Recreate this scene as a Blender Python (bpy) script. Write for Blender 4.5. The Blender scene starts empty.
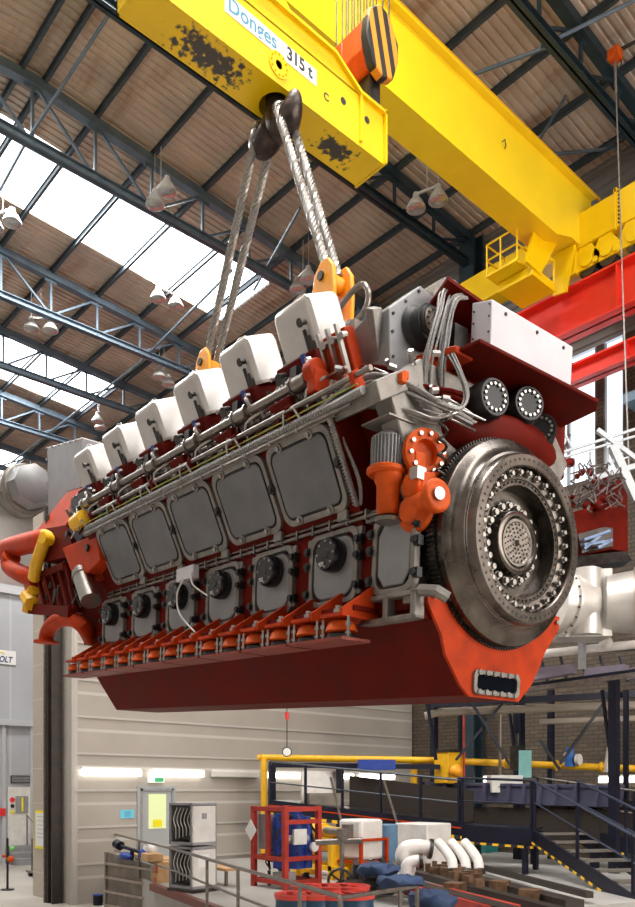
import bpy, bmesh, math, random
from mathutils import Vector, Matrix, noise
random.seed(7)
sc = bpy.context.scene
COL = sc.collection
PI = math.pi
# ------------------------------------------------------------------ camera geometry (measured from the photograph)
FL, CX, YH, HC = 796.0, 317.5, 790.0, 2.6
def unit(v): return v / v.length
_d1 = unit(Vector(((1200 - CX) / FL, 1, 0))); _d2 = unit(Vector(((-400 - CX) / FL, 1, 0)))
_Xc = -_d2; _Yc = Vector((-_Xc.y, _Xc.x, 0))
def c2w(v): v = Vector(v); return Vector((_Xc.dot(v), _Yc.dot(v), v.z))
CAM = Vector((0, 0, HC))
def ray(px, py): return c2w(((px - CX) / FL, 1, (YH - py) / FL))
def hit(px, py, ax, val):
    r = ray(px, py); t = (val - CAM[ax]) / r[ax]; return CAM + r * t
def atZ(px, py, Z): return CAM + ray(px, py) * Z
# engine frame
EX = Vector((0.99611802, -0.06352042, -0.06094296)); EY = Vector((0.06363871, 0.997973, 0)); EZ = EX.cross(EY)
EO = Vector((-4.96599475, 5.98207274, 4.80779071))
EM = Matrix(((EX.x, EY.x, EZ.x, EO.x), (EX.y, EY.y, EZ.y, EO.y), (EX.z, EY.z, EZ.z, EO.z), (0, 0, 0, 1)))
def E2W(p): return EM @ Vector(p)
_EI = EM.inverted()
def eh(px, py, ax, val):
    c = _EI @ CAM; r = _EI.to_3x3() @ ray(px, py); t = (val - c[ax]) / r[ax]; return c + r * t
# ------------------------------------------------------------------ materials
MATS = {}
def mat(name, col, rough=.5, metal=0., var=.0, scale=6., bump=0., bscale=30., emit=0., col2=None, dirt=None, alpha=None, trans=None, coat=0., spec=None):
    m = bpy.data.materials.new(name); m.use_nodes = True; nt = m.node_tree; N = nt.nodes; Lk = nt.links
    b = N['Principled BSDF']
    b.inputs['Base Color'].default_value = (*col, 1); b.inputs['Roughness'].default_value = rough; b.inputs['Metallic'].default_value = metal
    if spec is not None: b.inputs['Specular IOR Level'].default_value = spec
    if coat: b.inputs['Coat Weight'].default_value = coat; b.inputs['Coat Roughness'].default_value = .15
    tc = N.new('ShaderNodeTexCoord')
    if var or col2:
        nz = N.new('ShaderNodeTexNoise'); nz.inputs['Scale'].default_value = scale; nz.inputs['Detail'].default_value = 6
        Lk.new(tc.outputs['Object'], nz.inputs['Vector'])
        r = N.new('ShaderNodeValToRGB'); Lk.new(nz.outputs['Fac'], r.inputs['Fac'])
        a = tuple(max(0, c * (1 - var)) for c in col); e = col2 if col2 else tuple(min(1, c * (1 + var)) for c in col)
        r.color_ramp.elements[0].position = .35; r.color_ramp.elements[1].position = .68
        r.color_ramp.elements[0].color = (*a, 1); r.color_ramp.elements[1].color = (*e, 1)
        Lk.new(r.outputs['Color'], b.inputs['Base Color'])
        mr = N.new('ShaderNodeMapRange'); mr.inputs['To Min'].default_value = rough * .8; mr.inputs['To Max'].default_value = min(1, rough * 1.25)
        Lk.new(nz.outputs['Fac'], mr.inputs['Value']); Lk.new(mr.outputs['Result'], b.inputs['Roughness'])
    if bump:
        n2 = N.new('ShaderNodeTexNoise'); n2.inputs['Scale'].default_value = bscale; n2.inputs['Detail'].default_value = 4
        Lk.new(tc.outputs['Object'], n2.inputs['Vector']); bp = N.new('ShaderNodeBump'); bp.inputs['Strength'].default_value = bump
        bp.inputs['Distance'].default_value = .02; Lk.new(n2.outputs['Fac'], bp.inputs['Height']); Lk.new(bp.outputs['Normal'], b.inputs['Normal'])
    if emit:
        b.inputs['Emission Color'].default_value = (*col, 1); b.inputs['Emission Strength'].default_value = emit
    if trans: b.inputs['Transmission Weight'].default_value = trans
    if alpha is not None: b.inputs['Alpha'].default_value = alpha
    MATS[name] = m; return m
def nodes(m): return m.node_tree.nodes, m.node_tree.links
R_ = mat('shaded_red_paint', (.118, .0062, .0022), .6, 0, .2, 3, spec=.1)  # engine red darkened to carry the shade of its dim faces
RO = mat('orange_and_lit_red_paint', (.47, .042, .005), .5, 0, .2, 5, spec=.15)  # the same engine red brightened as on lit faces; also orange parts
SV = mat('brushed_cover', (.56, .53, .505), .38, .6, .1, 2.5, .05, 60)
AL = mat('cast_aluminium', (.25, .235, .215), .45, .5, .18, 8, .15, 50)
GP = mat('grey_door_paint', (.17, .17, .175), .42, .35, .14, 3)
GL = mat('light_grey_paint', (.27, .27, .28), .45, .2, .1, 4)
WP = mat('white_cabinet_paint', (.62, .62, .66), .4, 0, .04, 3)
ST = mat('machined_steel', (.145, .125, .11), .27, .95, .3, 5, .03, 80)
SD = mat('dark_steel', (.07, .065, .06), .35, .8, .3, 8)
BK = mat('black_rubber', (.012, .012, .014), .45, 0, .3, 20)
BG = mat('black_gloss', (.01, .01, .012), .22, 0)
CH = mat('bright_bolt', (.42, .40, .375), .36, 1)
PP = mat('steel_pipe', (.27, .24, .215), .32, .8, .2, 12)
CB = mat('cable_sheath', (.30, .29, .28), .5, .3, .3, 60)
OR = mat('orange_paint', (.60, .085, .008), .5, 0, .15, 8, spec=.2)
LG = mat('lug_orange', (.95, .36, .01), .4, 0, .08, 8)
YP = mat('yellow_pipe_paint', (.85, .46, .01), .4, 0, .06, 8)
BL = mat('blue_paint', (.015, .05, .30), .4, 0, .15, 10)
NV = mat('navy_steel', (.006, .007, .020), .45, .2, .2, 6)
TL = mat('truss_steel_lit', (.13, .18, .23), .45, .3, .15, 3)  # paler copy: brightness and distance of far trusses put into the colour
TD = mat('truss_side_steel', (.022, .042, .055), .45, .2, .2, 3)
PURL = mat('purlin_steel', (.055, .075, .09), .5, .2, .2, 3)
CR = mat('crane_yellow', (.93, .60, .0), .33, 0, .05, 1.2, coat=.2)
CRP = mat('crane_pale_yellow', (.95, .67, .015), .35, 0, .04, 1.5, coat=.2)
CRED = mat('runway_red', (.78, .030, .012), .4, 0, .08, 2)
ROPE = mat('wire_rope', (.33, .31, .285), .38, .7, .25, 40)
HOOK = mat('forged_hook', (.06, .045, .038), .35, .6, .5, 9, .3, 20)
WHT = mat('white_paint', (.72, .70, .66), .5, 0, .08, 5)
BRN = mat('brown_steel', (.035, .025, .02), .5, .2, .3, 5)
GRB = mat('grey_box', (.30, .30, .31), .5, .1, .1, 5)
TEAL = mat('teal_panel', (.22, .52, .50), .5, 0, .05, 5)
PIPW = mat('white_pipe', (.70, .66, .62), .4, 0, .08, 5)
CARD = mat('cardboard', (.50, .30, .14), .8, 0, .15, 5)
LAMPG = mat('lamp_housing', (.62, .62, .60), .3, .4, .1, 10)
LENS = mat('lamp_glass', (.55, .56, .55), .12, .5, .3, 30)
TUBE = mat('lit_tube', (1, .97, .90), .4, emit=4.)
TUBEOFF = mat('unlit_tube', (.62, .60, .56), .4)
GLASSY = mat('door_glass', (.60, .66, .35), .2, emit=.35)
YST = mat('yellow_sticker', (.90, .75, .0), .5)
CYN = mat('cyan_notice', (.16, .60, .78), .5)
WHS = mat('white_sign', (.80, .80, .78), .5)
REDS = mat('red_sign', (.75, .03, .03), .5)
TXB = mat('text_blue', (.07, .27, .42), .5)
TXK = mat('text_black', (.02, .02, .025), .5)
TXN = mat('text_navy', (.02, .05, .2), .5)
SKY = mat('skylight_panel', (.93, .97, 1.0), .4, emit=4.0)
WIN = mat('window_glass', (.78, .92, 1.0), .3, emit=1.05)
# hazard stripes: orange and black
def stripes(name, c1, c2, axis, freq, tilt=0, thr=.5):
    m = mat(name, c1, .45); N, Lk = nodes(m); tc = N.new('ShaderNodeTexCoord'); sx = N.new('ShaderNodeSeparateXYZ')
    Lk.new(tc.outputs['Object'], sx.inputs[0])
    a = N.new('ShaderNodeMath'); a.operation = 'MULTIPLY_ADD'; a.inputs[1].default_value = tilt
    Lk.new(sx.outputs['Z'], a.inputs[0]); Lk.new(sx.outputs[axis], a.inputs[2])
    b = N.new('ShaderNodeMath'); b.operation = 'MULTIPLY'; b.inputs[1].default_value = freq; Lk.new(a.outputs[0], b.inputs[0])
    f = N.new('ShaderNodeMath'); f.operation = 'FRACT'; Lk.new(b.outputs[0], f.inputs[0])
    g = N.new('ShaderNodeMath'); g.operation = 'GREATER_THAN'; g.inputs[1].default_value = thr; Lk.new(f.outputs[0], g.inputs[0])
    mx = N.new('ShaderNodeMix'); mx.data_type = 'RGBA'; Lk.new(g.outputs[0], mx.inputs['Factor'])
    mx.inputs[6].default_value = (*c1, 1); mx.inputs[7].default_value = (*c2, 1)
    Lk.new(mx.outputs[2], N['Principled BSDF'].inputs['Base Color']); return m
HZ = stripes('hazard_block', (.80, .30, .02), (.02, .018, .018), 'Y', 5.0, .25)
HZE = stripes('hazard_edge', (.85, .48, .02), (.03, .03, .03), 'X', 4.0, 0)
# beam underside with scraped dark patches
def add_patch(m, spots, dark):
    N, Lk = nodes(m); b = N['Principled BSDF']; src = b.inputs['Base Color'].links[0].from_socket
    tc = N.new('ShaderNodeTexCoord'); acc = None
    for (c, r) in spots:
        mp = N.new('ShaderNodeVectorMath'); mp.operation = 'SUBTRACT'; mp.inputs[1].default_value = c; Lk.new(tc.outputs['Object'], mp.inputs[0])
        ml = N.new('ShaderNodeVectorMath'); ml.operation = 'MULTIPLY'; ml.inputs[1].default_value = tuple(1 / q for q in r); Lk.new(mp.outputs[0], ml.inputs[0])
        ab = N.new('ShaderNodeVectorMath'); ab.operation = 'ABSOLUTE'; Lk.new(ml.outputs[0], ab.inputs[0])
        sx = N.new('ShaderNodeSeparateXYZ'); Lk.new(ab.outputs[0], sx.inputs[0])
        m1 = N.new('ShaderNodeMath'); m1.operation = 'MAXIMUM'; Lk.new(sx.outputs[0], m1.inputs[0]); Lk.new(sx.outputs[1], m1.inputs[1])
        m2 = N.new('ShaderNodeMath'); m2.operation = 'MAXIMUM'; Lk.new(m1.outputs[0], m2.inputs[0]); Lk.new(sx.outputs[2], m2.inputs[1])
        s = N.new('ShaderNodeMath'); s.operation = 'SUBTRACT'; s.inputs[0].default_value = 1; Lk.new(m2.outputs[0], s.inputs[1])
        if acc is None: acc = s.outputs[0]
        else:
            k = N.new('ShaderNodeMath'); k.operation = 'MAXIMUM'; Lk.new(acc, k.inputs[0]); Lk.new(s.outputs[0], k.inputs[1]); acc = k.outputs[0]
    nz = N.new('ShaderNodeTexNoise'); nz.inputs['Scale'].default_value = 14; nz.inputs['Detail'].default_value = 8; Lk.new(tc.outputs['Object'], nz.inputs['Vector'])
    ad = N.new('ShaderNodeMath'); ad.operation = 'MULTIPLY_ADD'; ad.inputs[1].default_value = 2.6; Lk.new(nz.outputs['Fac'], ad.inputs[0]); Lk.new(acc, ad.inputs[2])
    mr = N.new('ShaderNodeMapRange'); mr.inputs['From Min'].default_value = 1.42; mr.inputs['From Max'].default_value = 1.75; Lk.new(ad.outputs[0], mr.inputs['Value'])
    mx = N.new('ShaderNodeMix'); mx.data_type = 'RGBA'; Lk.new(mr.outputs[0], mx.inputs['Factor']); Lk.new(src, mx.inputs[6]); mx.inputs[7].default_value = (*dark, 1)
    Lk.new(mx.outputs[2], b.inputs['Base Color'])
BEAM = mat('lifting_beam_yellow', (.93, .60, .0), .32, 0, .05, 2, coat=.2)
add_patch(BEAM, [((-7.56, 5.15, 10.94), (.20, .48, .05)), ((-7.56, 7.12, 10.94), (.17, .30, .05))], (.05, .04, .03))
# ------------------------------------------------------------------ mesh builder
class MB:
    def __init__(s): s.v = []; s.f = []; s.sm = []
    def add(s, vs, fs, smooth=False):
        o = len(s.v); s.v += [Vector(p) for p in vs]; s.f += [[o + i for i in f] for f in fs]; s.sm += [smooth] * len(fs); return s
    def box(s, c, d, M=None):
        c = Vector(c); h = Vector(d) / 2
        vs = [Vector((x * h.x, y * h.y, z * h.z)) for x in (-1, 1) for y in (-1, 1) for z in (-1, 1)]
        if M is not None: vs = [M @ p for p in vs]
        return s.add([c + p for p in vs], [(0, 1, 3, 2), (4, 6, 7, 5), (0, 4, 5, 1), (2, 3, 7, 6), (0, 2, 6, 4), (1, 5, 7, 3)])
    def bb(s, x0, x1, y0, y1, z0, z1): return s.box(((x0 + x1) / 2, (y0 + y1) / 2, (z0 + z1) / 2), (abs(x1 - x0), abs(y1 - y0), abs(z1 - z0)))
    def bar(s, a, b, w, h=None, up=(0, 0, 1)):
        a = Vector(a); b = Vector(b); h = h or w; d = unit(b - a); up = Vector(up)
        if abs(d.dot(up)) > .98: up = Vector((1, 0, 0))
        sx = unit(d.cross(up)); u = sx.cross(d)
        vs = [p + sx * i * w / 2 + u * j * h / 2 for p in (a, b) for i, j in ((-1, -1), (1, -1), (1, 1), (-1, 1))]
        return s.add(vs, [(3, 2, 1, 0), (4, 5, 6, 7), (0, 1, 5, 4), (1, 2, 6, 5), (2, 3, 7, 6), (3, 0, 4, 7)])
    def tube(s, pts, r, n=10, rs=None, smooth_path=0, caps=True):
        pts = [Vector(p) for p in pts]
        if smooth_path and len(pts) > 2:
            q = []; P = [pts[0]] + pts + [pts[-1]]; rr = []; RS = ([rs[0]] + list(rs) + [rs[-1]]) if rs else None
            for i in range(1, len(P) - 2):
                for k in range(smooth_path):
                    t = k / smooth_path; a, b, c, d = P[i - 1:i + 3]
                    q.append(.5 * ((2 * b) + (c - a) * t + (2 * a - 5 * b + 4 * c - d) * t * t + (3 * b - a - 3 * c + d) * t ** 3))
                    if RS: rr.append(RS[i] * (1 - t) + RS[i + 1] * t)
            q.append(pts[-1]); pts = q
            if RS: rr.append(rs[-1]); rs = rr
        m = len(pts); T = []
        for i in range(m):
            a = pts[max(0, i - 1)]; b = pts[min(m - 1, i + 1)]; T.append(unit(b - a) if (b - a).length > 1e-9 else Vector((0, 0, 1)))
        u = T[0].orthogonal().normalized(); vs = []
        for i in range(m):
            u = (u - T[i] * u.dot(T[i])); u = u.normalized() if u.length > 1e-6 else T[i].orthogonal().normalized()
            w = T[i].cross(u); R = rs[i] if rs else r
            vs += [pts[i] + (u * math.cos(2 * PI * k / n) + w * math.sin(2 * PI * k / n)) * R for k in range(n)]
        fs = [(i * n + k, i * n + (k + 1) % n, (i + 1) * n + (k + 1) % n, (i + 1) * n + k) for i in range(m - 1) for k in range(n)]
        s.add(vs, fs, True)
        if caps:
            o = len(s.v) - m * n; s.f.append([o + k for k in range(n)][::-1]); s.f.append([o + (m - 1) * n + k for k in range(n)]); s.sm += [False, False]
        return s
    def cyl(s, a, b, r, n=16, r2=None): return s.tube([a, b], r, n, rs=[r, r2 if r2 is not None else r])
    def lathe(s, prof, c, ax, n=48, cap=True, up=None):
        c = Vector(c); ax = unit(Vector(ax)); u = ax.orthogonal().normalized() if up is None else Vector(up); w = ax.cross(u); vs = []
        for (h, r) in prof: vs += [c + ax * h + (u * math.cos(2 * PI * k / n) + w * math.sin(2 * PI * k / n)) * r for k in range(n)]
        m = len(prof); fs = [(i * n + k, i * n + (k + 1) % n, (i + 1) * n + (k + 1) % n, (i + 1) * n + k) for i in range(m - 1) for k in range(n)]
        o = len(s.v); s.add(vs, fs, True)
        if cap: s.f.append([o + k for k in range(n)][::-1]); s.f.append([o + (m - 1) * n + k for k in range(n)]); s.sm += [False, False]
        return s
    def sph(s, c, r, n=12, sc=(1, 1, 1)):
        prof = [(-math.cos(PI * i / n), max(1e-4, math.sin(PI * i / n))) for i in range(n + 1)]; o = len(s.v)
        s.lathe(prof, (0, 0, 0), (0, 0, 1), 2 * n, False)
        for i in range(o, len(s.v)): p = s.v[i]; s.v[i] = Vector(c) + Vector((p.x * r * sc[0], p.y * r * sc[1], p.z * r * sc[2]))
        return s
    def ext(s, poly, d, smooth=False):   # extrude a 3-D polygon by vector d
        n = len(poly); P = [Vector(p) for p in poly]; d = Vector(d)
        return s.add(P + [p + d for p in P], [tuple(range(n))[::-1], tuple(range(n, 2 * n))] + [(i, (i + 1) % n, n + (i + 1) % n, n + i) for i in range(n)], smooth)
    def loft(s, rings, smooth=False, caps=True):
        n = len(rings[0]); vs = [p for r in rings for p in r]; m = len(rings)
        fs = [(i * n + k, i * n + (k + 1) % n, (i + 1) * n + (k + 1) % n, (i + 1) * n + k) for i in range(m - 1) for k in range(n)]
        if caps: fs += [tuple(range(n))[::-1], tuple(range((m - 1) * n, m * n))]
        return s.add(vs, fs, smooth)
    def mesh(s, name):
        me = bpy.data.meshes.new(name); me.from_pydata([tuple(p) for p in s.v], [], s.f); me.update()
        bm = bmesh.new(); bm.from_mesh(me); bmesh.ops.recalc_face_normals(bm, faces=bm.faces); bm.to_mesh(me); bm.free()
        me.polygons.foreach_set('use_smooth', s.sm if len(s.sm) == len(me.polygons) else [False] * len(me.polygons))
        try: me.set_sharp_from_angle(angle=math.radians(38))
        except Exception: pass
        return me
    def build(s, name, m, parent=None, bevel=0, loc=None):
        o = bpy.data.objects.new(name, s.mesh(name)); COL.objects.link(o); o.data.materials.append(m)
        if parent: o.parent = parent
        if loc is not None: o.location = loc
        if bevel:
            b = o.modifiers.new('bevel', 'BEVEL'); b.width = bevel; b.segments = 2; b.limit_method = 'ANGLE'; b.angle_limit = math.radians(40)
        return o
def islands(mb):
    """the mesh builder's loose pieces, touching ones together"""
    n = len(mb.v); par = list(range(n))
    def f(a):
        while par[a] != a: par[a] = par[par[a]]; a = par[a]
        return a
    for fc in mb.f:
        r = f(fc[0])
        for i in fc[1:]: par[f(i)] = r
    g = {}
    for i in range(n): g.setdefault(f(i), []).append(i)
    bx = [(Vector([min(mb.v[i][k] for i in v) for k in range(3)]), Vector([max(mb.v[i][k] for i in v) for k in range(3)]), r) for r, v in g.items()]
    q = {r: r for _, _, r in bx}
    def h(a):
        while q[a] != a: a = q[a]
        return a
    for i, (a0, a1, r) in enumerate(bx):
        for b0, b1, s in bx[i + 1:]:
            if all(a0[k] <= b1[k] + .002 and b0[k] <= a1[k] + .002 for k in range(3)): q[h(s)] = h(r)
    out = {}
    for fc, sm in zip(mb.f, mb.sm): out.setdefault(h(f(fc[0])), []).append((fc, sm))
    res = []
    for fl in out.values():
        m = MB(); ix = {}
        for fc, sm in fl:
            m.f.append([ix.setdefault(i, len(ix)) for i in fc]); m.sm.append(sm)
        m.v = [mb.v[i] for i in ix]; res.append(m)
    return res
def tag(o, label=None, cat=None, group=None, kind=None):
    if label: o['label'] = label
    if cat: o['category'] = cat
    if group: o['group'] = group
    if kind: o['kind'] = kind
    return o
def empty(name, loc, label, cat, group=None, rz=0):
    o = bpy.data.objects.new(name, None); COL.objects.link(o); o.location = loc; o.rotation_euler = (0, 0, rz); o.empty_display_size = .2
    return tag(o, label, cat, group)
def kids(o): return [c for c in bpy.data.objects if c.parent == o]
def copy_tree(o, parent=None):
    c = o.copy(); COL.objects.link(c); c.parent = parent
    for ch in kids(o): copy_tree(ch, c)
    return c
def struct(mb, name, m): return tag(mb.build(name, m), kind='structure')
def text_mesh(body, size, m, name, parent, M, depth=.004, sx=1.0, bold=.0):
    cu = bpy.data.curves.new(name, 'FONT'); cu.body = body; cu.size = size; cu.extrude = depth; cu.offset = bold; cu.align_x = 'LEFT'
    t = bpy.data.objects.new('tmp', cu); COL.objects.link(t); bpy.context.view_layer.update()
    me = bpy.data.meshes.new_from_object(t.evaluated_get(bpy.context.evaluated_depsgraph_get())); bpy.data.objects.remove(t)
    me.transform(Matrix.Diagonal((sx, 1, 1, 1))); me.transform(M); me.materials.clear(); me.materials.append(m)
    o = bpy.data.objects.new(name, me); COL.objects.link(o)
    if parent: o.parent = parent
    return o
def frameM(o, x, y):   # matrix with local x, y directions and origin o
    x = unit(Vector(x)); y = unit(Vector(y)); z = x.cross(y); o = Vector(o)
    return Matrix(((x.x, y.x, z.x, o.x), (x.y, y.y, z.y, o.y), (x.z, y.z, z.z, o.z), (0, 0, 0, 1)))
# ------------------------------------------------------------------ camera
cd = bpy.data.cameras.new('camera'); cam = bpy.data.objects.new('camera', cd); COL.objects.link(cam); sc.camera = cam
fw = c2w((0, 1, 0)); cam.location = CAM; cam.rotation_euler = (PI / 2, 0, math.atan2(-fw.x, fw.y))
cd.sensor_fit = 'HORIZONTAL'; cd.sensor_width = 36; cd.lens = FL / 635 * 36; cd.shift_y = (YH - 453.5) / 635; cd.clip_end = 200
# ================================================================== ENGINE (local frame: x to flywheel, y away, z up)
eng = empty('marine_diesel_engine', (0, 0, 0), 'huge dark red V engine with silver cylinder hoods and steel flywheel, hanging from slings', 'engine')
eng.matrix_world = EM
TH = math.radians(25); S_, C_ = math.sin(TH), math.cos(TH)
def bk(x, n, w, sd=-1): return Vector((x, sd * (C_ * n + S_ * w), -S_ * n + C_ * w))
def P(mb, name, m, par=None, bevel=0):
    if name.endswith('s') and not name.endswith('ss'):     # several loose pieces: each its own part
        r = None
        for q in islands(mb): r = q.build(name[:-1], m, par or eng, bevel)
        return r
    return mb.build(name, m, par or eng, bevel)
def join(o, mb, m):      # surface detail of another material inside the same part
    me = o.data; b = bmesh.new(); b.from_mesh(me); t = mb.mesh('tmp'); n = len(b.faces); b.from_mesh(t); b.faces.ensure_lookup_table()
    for f in b.faces[n:]: f.material_index = 1
    b.to_mesh(me); b.free(); me.materials.append(m); bpy.data.meshes.remove(t)
X0, X1 = -5.3, .05
def prof(n, w0, w1): return None
# crankcase body
def section(x, off=0):
    A = [(-.93, -.52), (-.93, .05), tuple(bk(0, .79 - off, .62)[1:]), tuple(bk(0, .79 - off, 1.52)[1:]), tuple(bk(0, .5, 1.60)[1:]), tuple(bk(0, -.25, 1.62)[1:])]
    B = [(-y, z) for y, z in A][::-1]
    return [Vector((x, y, z)) for y, z in A + B]
m = MB(); m.loft([section(X0), section(X1)]); cc = P(m, 'crankcase', R_)
m = MB(); m.loft([section(X1, .3), section(.42, .3)]); P(m, 'end_housing', R_)
# grey gear case at flywheel end
def gsec(x):
    A = [(-.90, -.50), (-.90, .12), tuple(bk(0, .62, .62)[1:]), tuple(bk(0, .66, 1.50)[1:]), tuple(bk(0, .2, 1.66)[1:])]
    B = [(-y, z) for y, z in A][::-1]; return [Vector((x, y, z)) for y, z in A + B]
m = MB(); m.loft([gsec(.40), gsec(.60)]); P(m, 'gear_case', AL, bevel=.015)
m = MB(); m.loft([[bk(x, n, w) for n, w in ((.80, 1.40), (.80, 1.56), (.3, 1.62), (.3, 1.45))] for x in (X1, .62)]); P(m, 'case_beam', AL, bevel=.01)
m = MB(); m.bb(.10, .62, -.98, -.75, .14, .24); P(m, 'case_ledge', AL, bevel=.01)
# big camshaft doors in a scalloped frame
def rr(x0, x1, w0, w1, r, n=6):
    pts = []
    for cx, cy, a in ((x1 - r, w1 - r, 0), (x0 + r, w1 - r, 90), (x0 + r, w0 + r, 180), (x1 - r, w0 + r, 270)):
        for k in range(n + 1): t = math.radians(a + 90 * k / n); pts.append((cx + r * math.cos(t), cy + r * math.sin(t)))
    return pts
def ringplate(m, outer, inner, f, d):
    n = len(outer); vs = [f(*p) for p in outer] + [f(*p) for p in inner]; vs += [v + d for v in vs]
    fs = []
    for i in range(n):
        j = (i + 1) % n
        fs += [(i, j, n + j, n + i), (2 * n + i, 3 * n + i, 3 * n + j, 2 * n + j), (i, 2 * n + i, 2 * n + j, j), (n + i, n + j, 3 * n + j, 3 * n + i)]
    m.add(vs, fs)
OUTN = Vector((0, -C_, -S_))
def camdoor(x1, sd=-1):
    on = Vector((0, sd * C_, -S_))
    x0 = x1 - .965
    fr = MB(); ringplate(fr, rr(x0, x1 - .02, .70, 1.45, .13), rr(x0 + .05, x1 - .07, .76, 1.39, .10), lambda x, w: bk(x, .79, w, sd), on * .05)
    bx = [x0 + .24, x0 + .70]
    for x in bx:
        fr.cyl(bk(x, .80, 1.40, sd), bk(x, .855, 1.40, sd), .045, 12); fr.cyl(bk(x, .80, .745, sd), bk(x, .855, .745, sd), .045, 12)
    f = P(fr, 'side_door_frame', AL, bevel=.006)
    d = MB(); d.ext([bk(x, .80, w, sd) for x, w in rr(x0 + .065, x1 - .085, .775, 1.375, .09)], on * .04); dd = P(d, 'side_door', GP, f, .01)
    s = MB(); ringplate(s, rr(x0 + .058, x1 - .078, .768, 1.382, .096), rr(x0 + .070, x1 - .090, .78, 1.37, .088), lambda x, w: bk(x, .80, w, sd), on * .045); P(s, 'door_seal', BK, f)
    h = MB()
    for x in bx:
        for w in (1.40, .745): h.cyl(bk(x, .85, w, sd), bk(x, .875, w, sd), .024, 8)
    P(h, 'door_bolts', CH, f)
    k = MB(); k.cyl(bk(x1 + .0, .80, 1.09, sd), bk(x1, .86, 1.09, sd), .05, 8); k.box(bk(x1, .86, 1.09, sd), (.05, .03, .05)); P(k, 'clamp', BK, f)
    t = MB(); t.box(bk(x1 - .14, .83, .66, sd), (.13, .04, .09)); P(t, 'hinge_tab', AL, f, .005)
for k in range(5): camdoor(0 - k)
# top beam strip above doors, conduit with ribs
m = MB(); m.loft([[bk(x, n, w) for n, w in ((.85, 1.44), (.85, 1.50), (.50, 1.56), (.5, 1.44))] for x in (X0, X1 + .06)]); P(m, 'top_ledge', AL, bevel=.008)
m = MB(); m.tube([bk(X0 + .1, .82, 1.52), bk(0, .82, 1.52), bk(.5, .84, 1.53)], .035, 8)
for i in range(150): x = X0 + .15 + i * .036; m.cyl(bk(x, .82, 1.52), bk(x + .012, .82, 1.52), .043, 8)
P(m, 'ribbed_conduit', CB)
m = MB()
for n, w, r in ((.74, 1.56, .022), (.66, 1.58, .02), (.60, 1.63, .018), (.86, 1.47, .014)): m.cyl(bk(X0 + .1, n, w), bk(.35, n, w), r, 8)
P(m, 'oil_pipe', PP)
m = MB(); m.cyl(bk(X0 + .1, .78, 1.60), bk(.4, .78, 1.60), .006, 6); P(m, 'yellow_green_wire', mat('green_wire', (.45, .50, .08), .5))
# fuel rail and header pipe
m = MB(); m.tube([bk(X0 - .1, .60, 1.86), bk(-.35, .60, 1.86)], .042, 12)
for k in range(6):
    x = -.45 - .97 * k; m.cyl(bk(x - .1, .60, 1.86), bk(x + .1, .60, 1.86), .064, 12); m.cyl(bk(x - .12, .6, 1.86), bk(x - .1, .6, 1.86), .08, 8); m.cyl(bk(x + .1, .6, 1.86), bk(x + .12, .6, 1.86), .08, 8)
P(m, 'header_pipe', PP)
m = MB(); m.tube([bk(X0, .52, 1.76), bk(-.3, .52, 1.76)], .028, 10)
for k in range(12): x = -.3 - .46 * k; m.cyl(bk(x - .06, .52, 1.76), bk(x, .52, 1.76), .045, 10)
P(m, 'return_pipe', PP)
m = MB(); m.cyl(bk(X0 + .15, .74, 1.67), bk(.55, .74, 1.67), .024, 10); P(m, 'hand_rail', PP)
for k in range(7):
    x = .35 - .9 * k; q = MB(); q.loft([[bk(x + a, n, w) for n, w in ((.78, 1.56), (.78, 1.70), (.70, 1.72), (.66, 1.56))] for a in (-.025, .025)]); P(q, 'rail_bracket', R_ if k else RO)
for k in range(6):
    x = -.62 - .97 * k; q = MB(); q.tube([bk(x, .80, 1.55), bk(x + .05, .80, 1.66), bk(x + .2, .80, 1.66), bk(x + .25, .80, 1.55)], .012, 6); q.tube([bk(x + .3, .72, 1.6), bk(x + .34, .72, 1.75), bk(x + .5, .6, 1.8)], .012, 6, smooth_path=3); P(q, 'grab_handle', CH)
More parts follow.
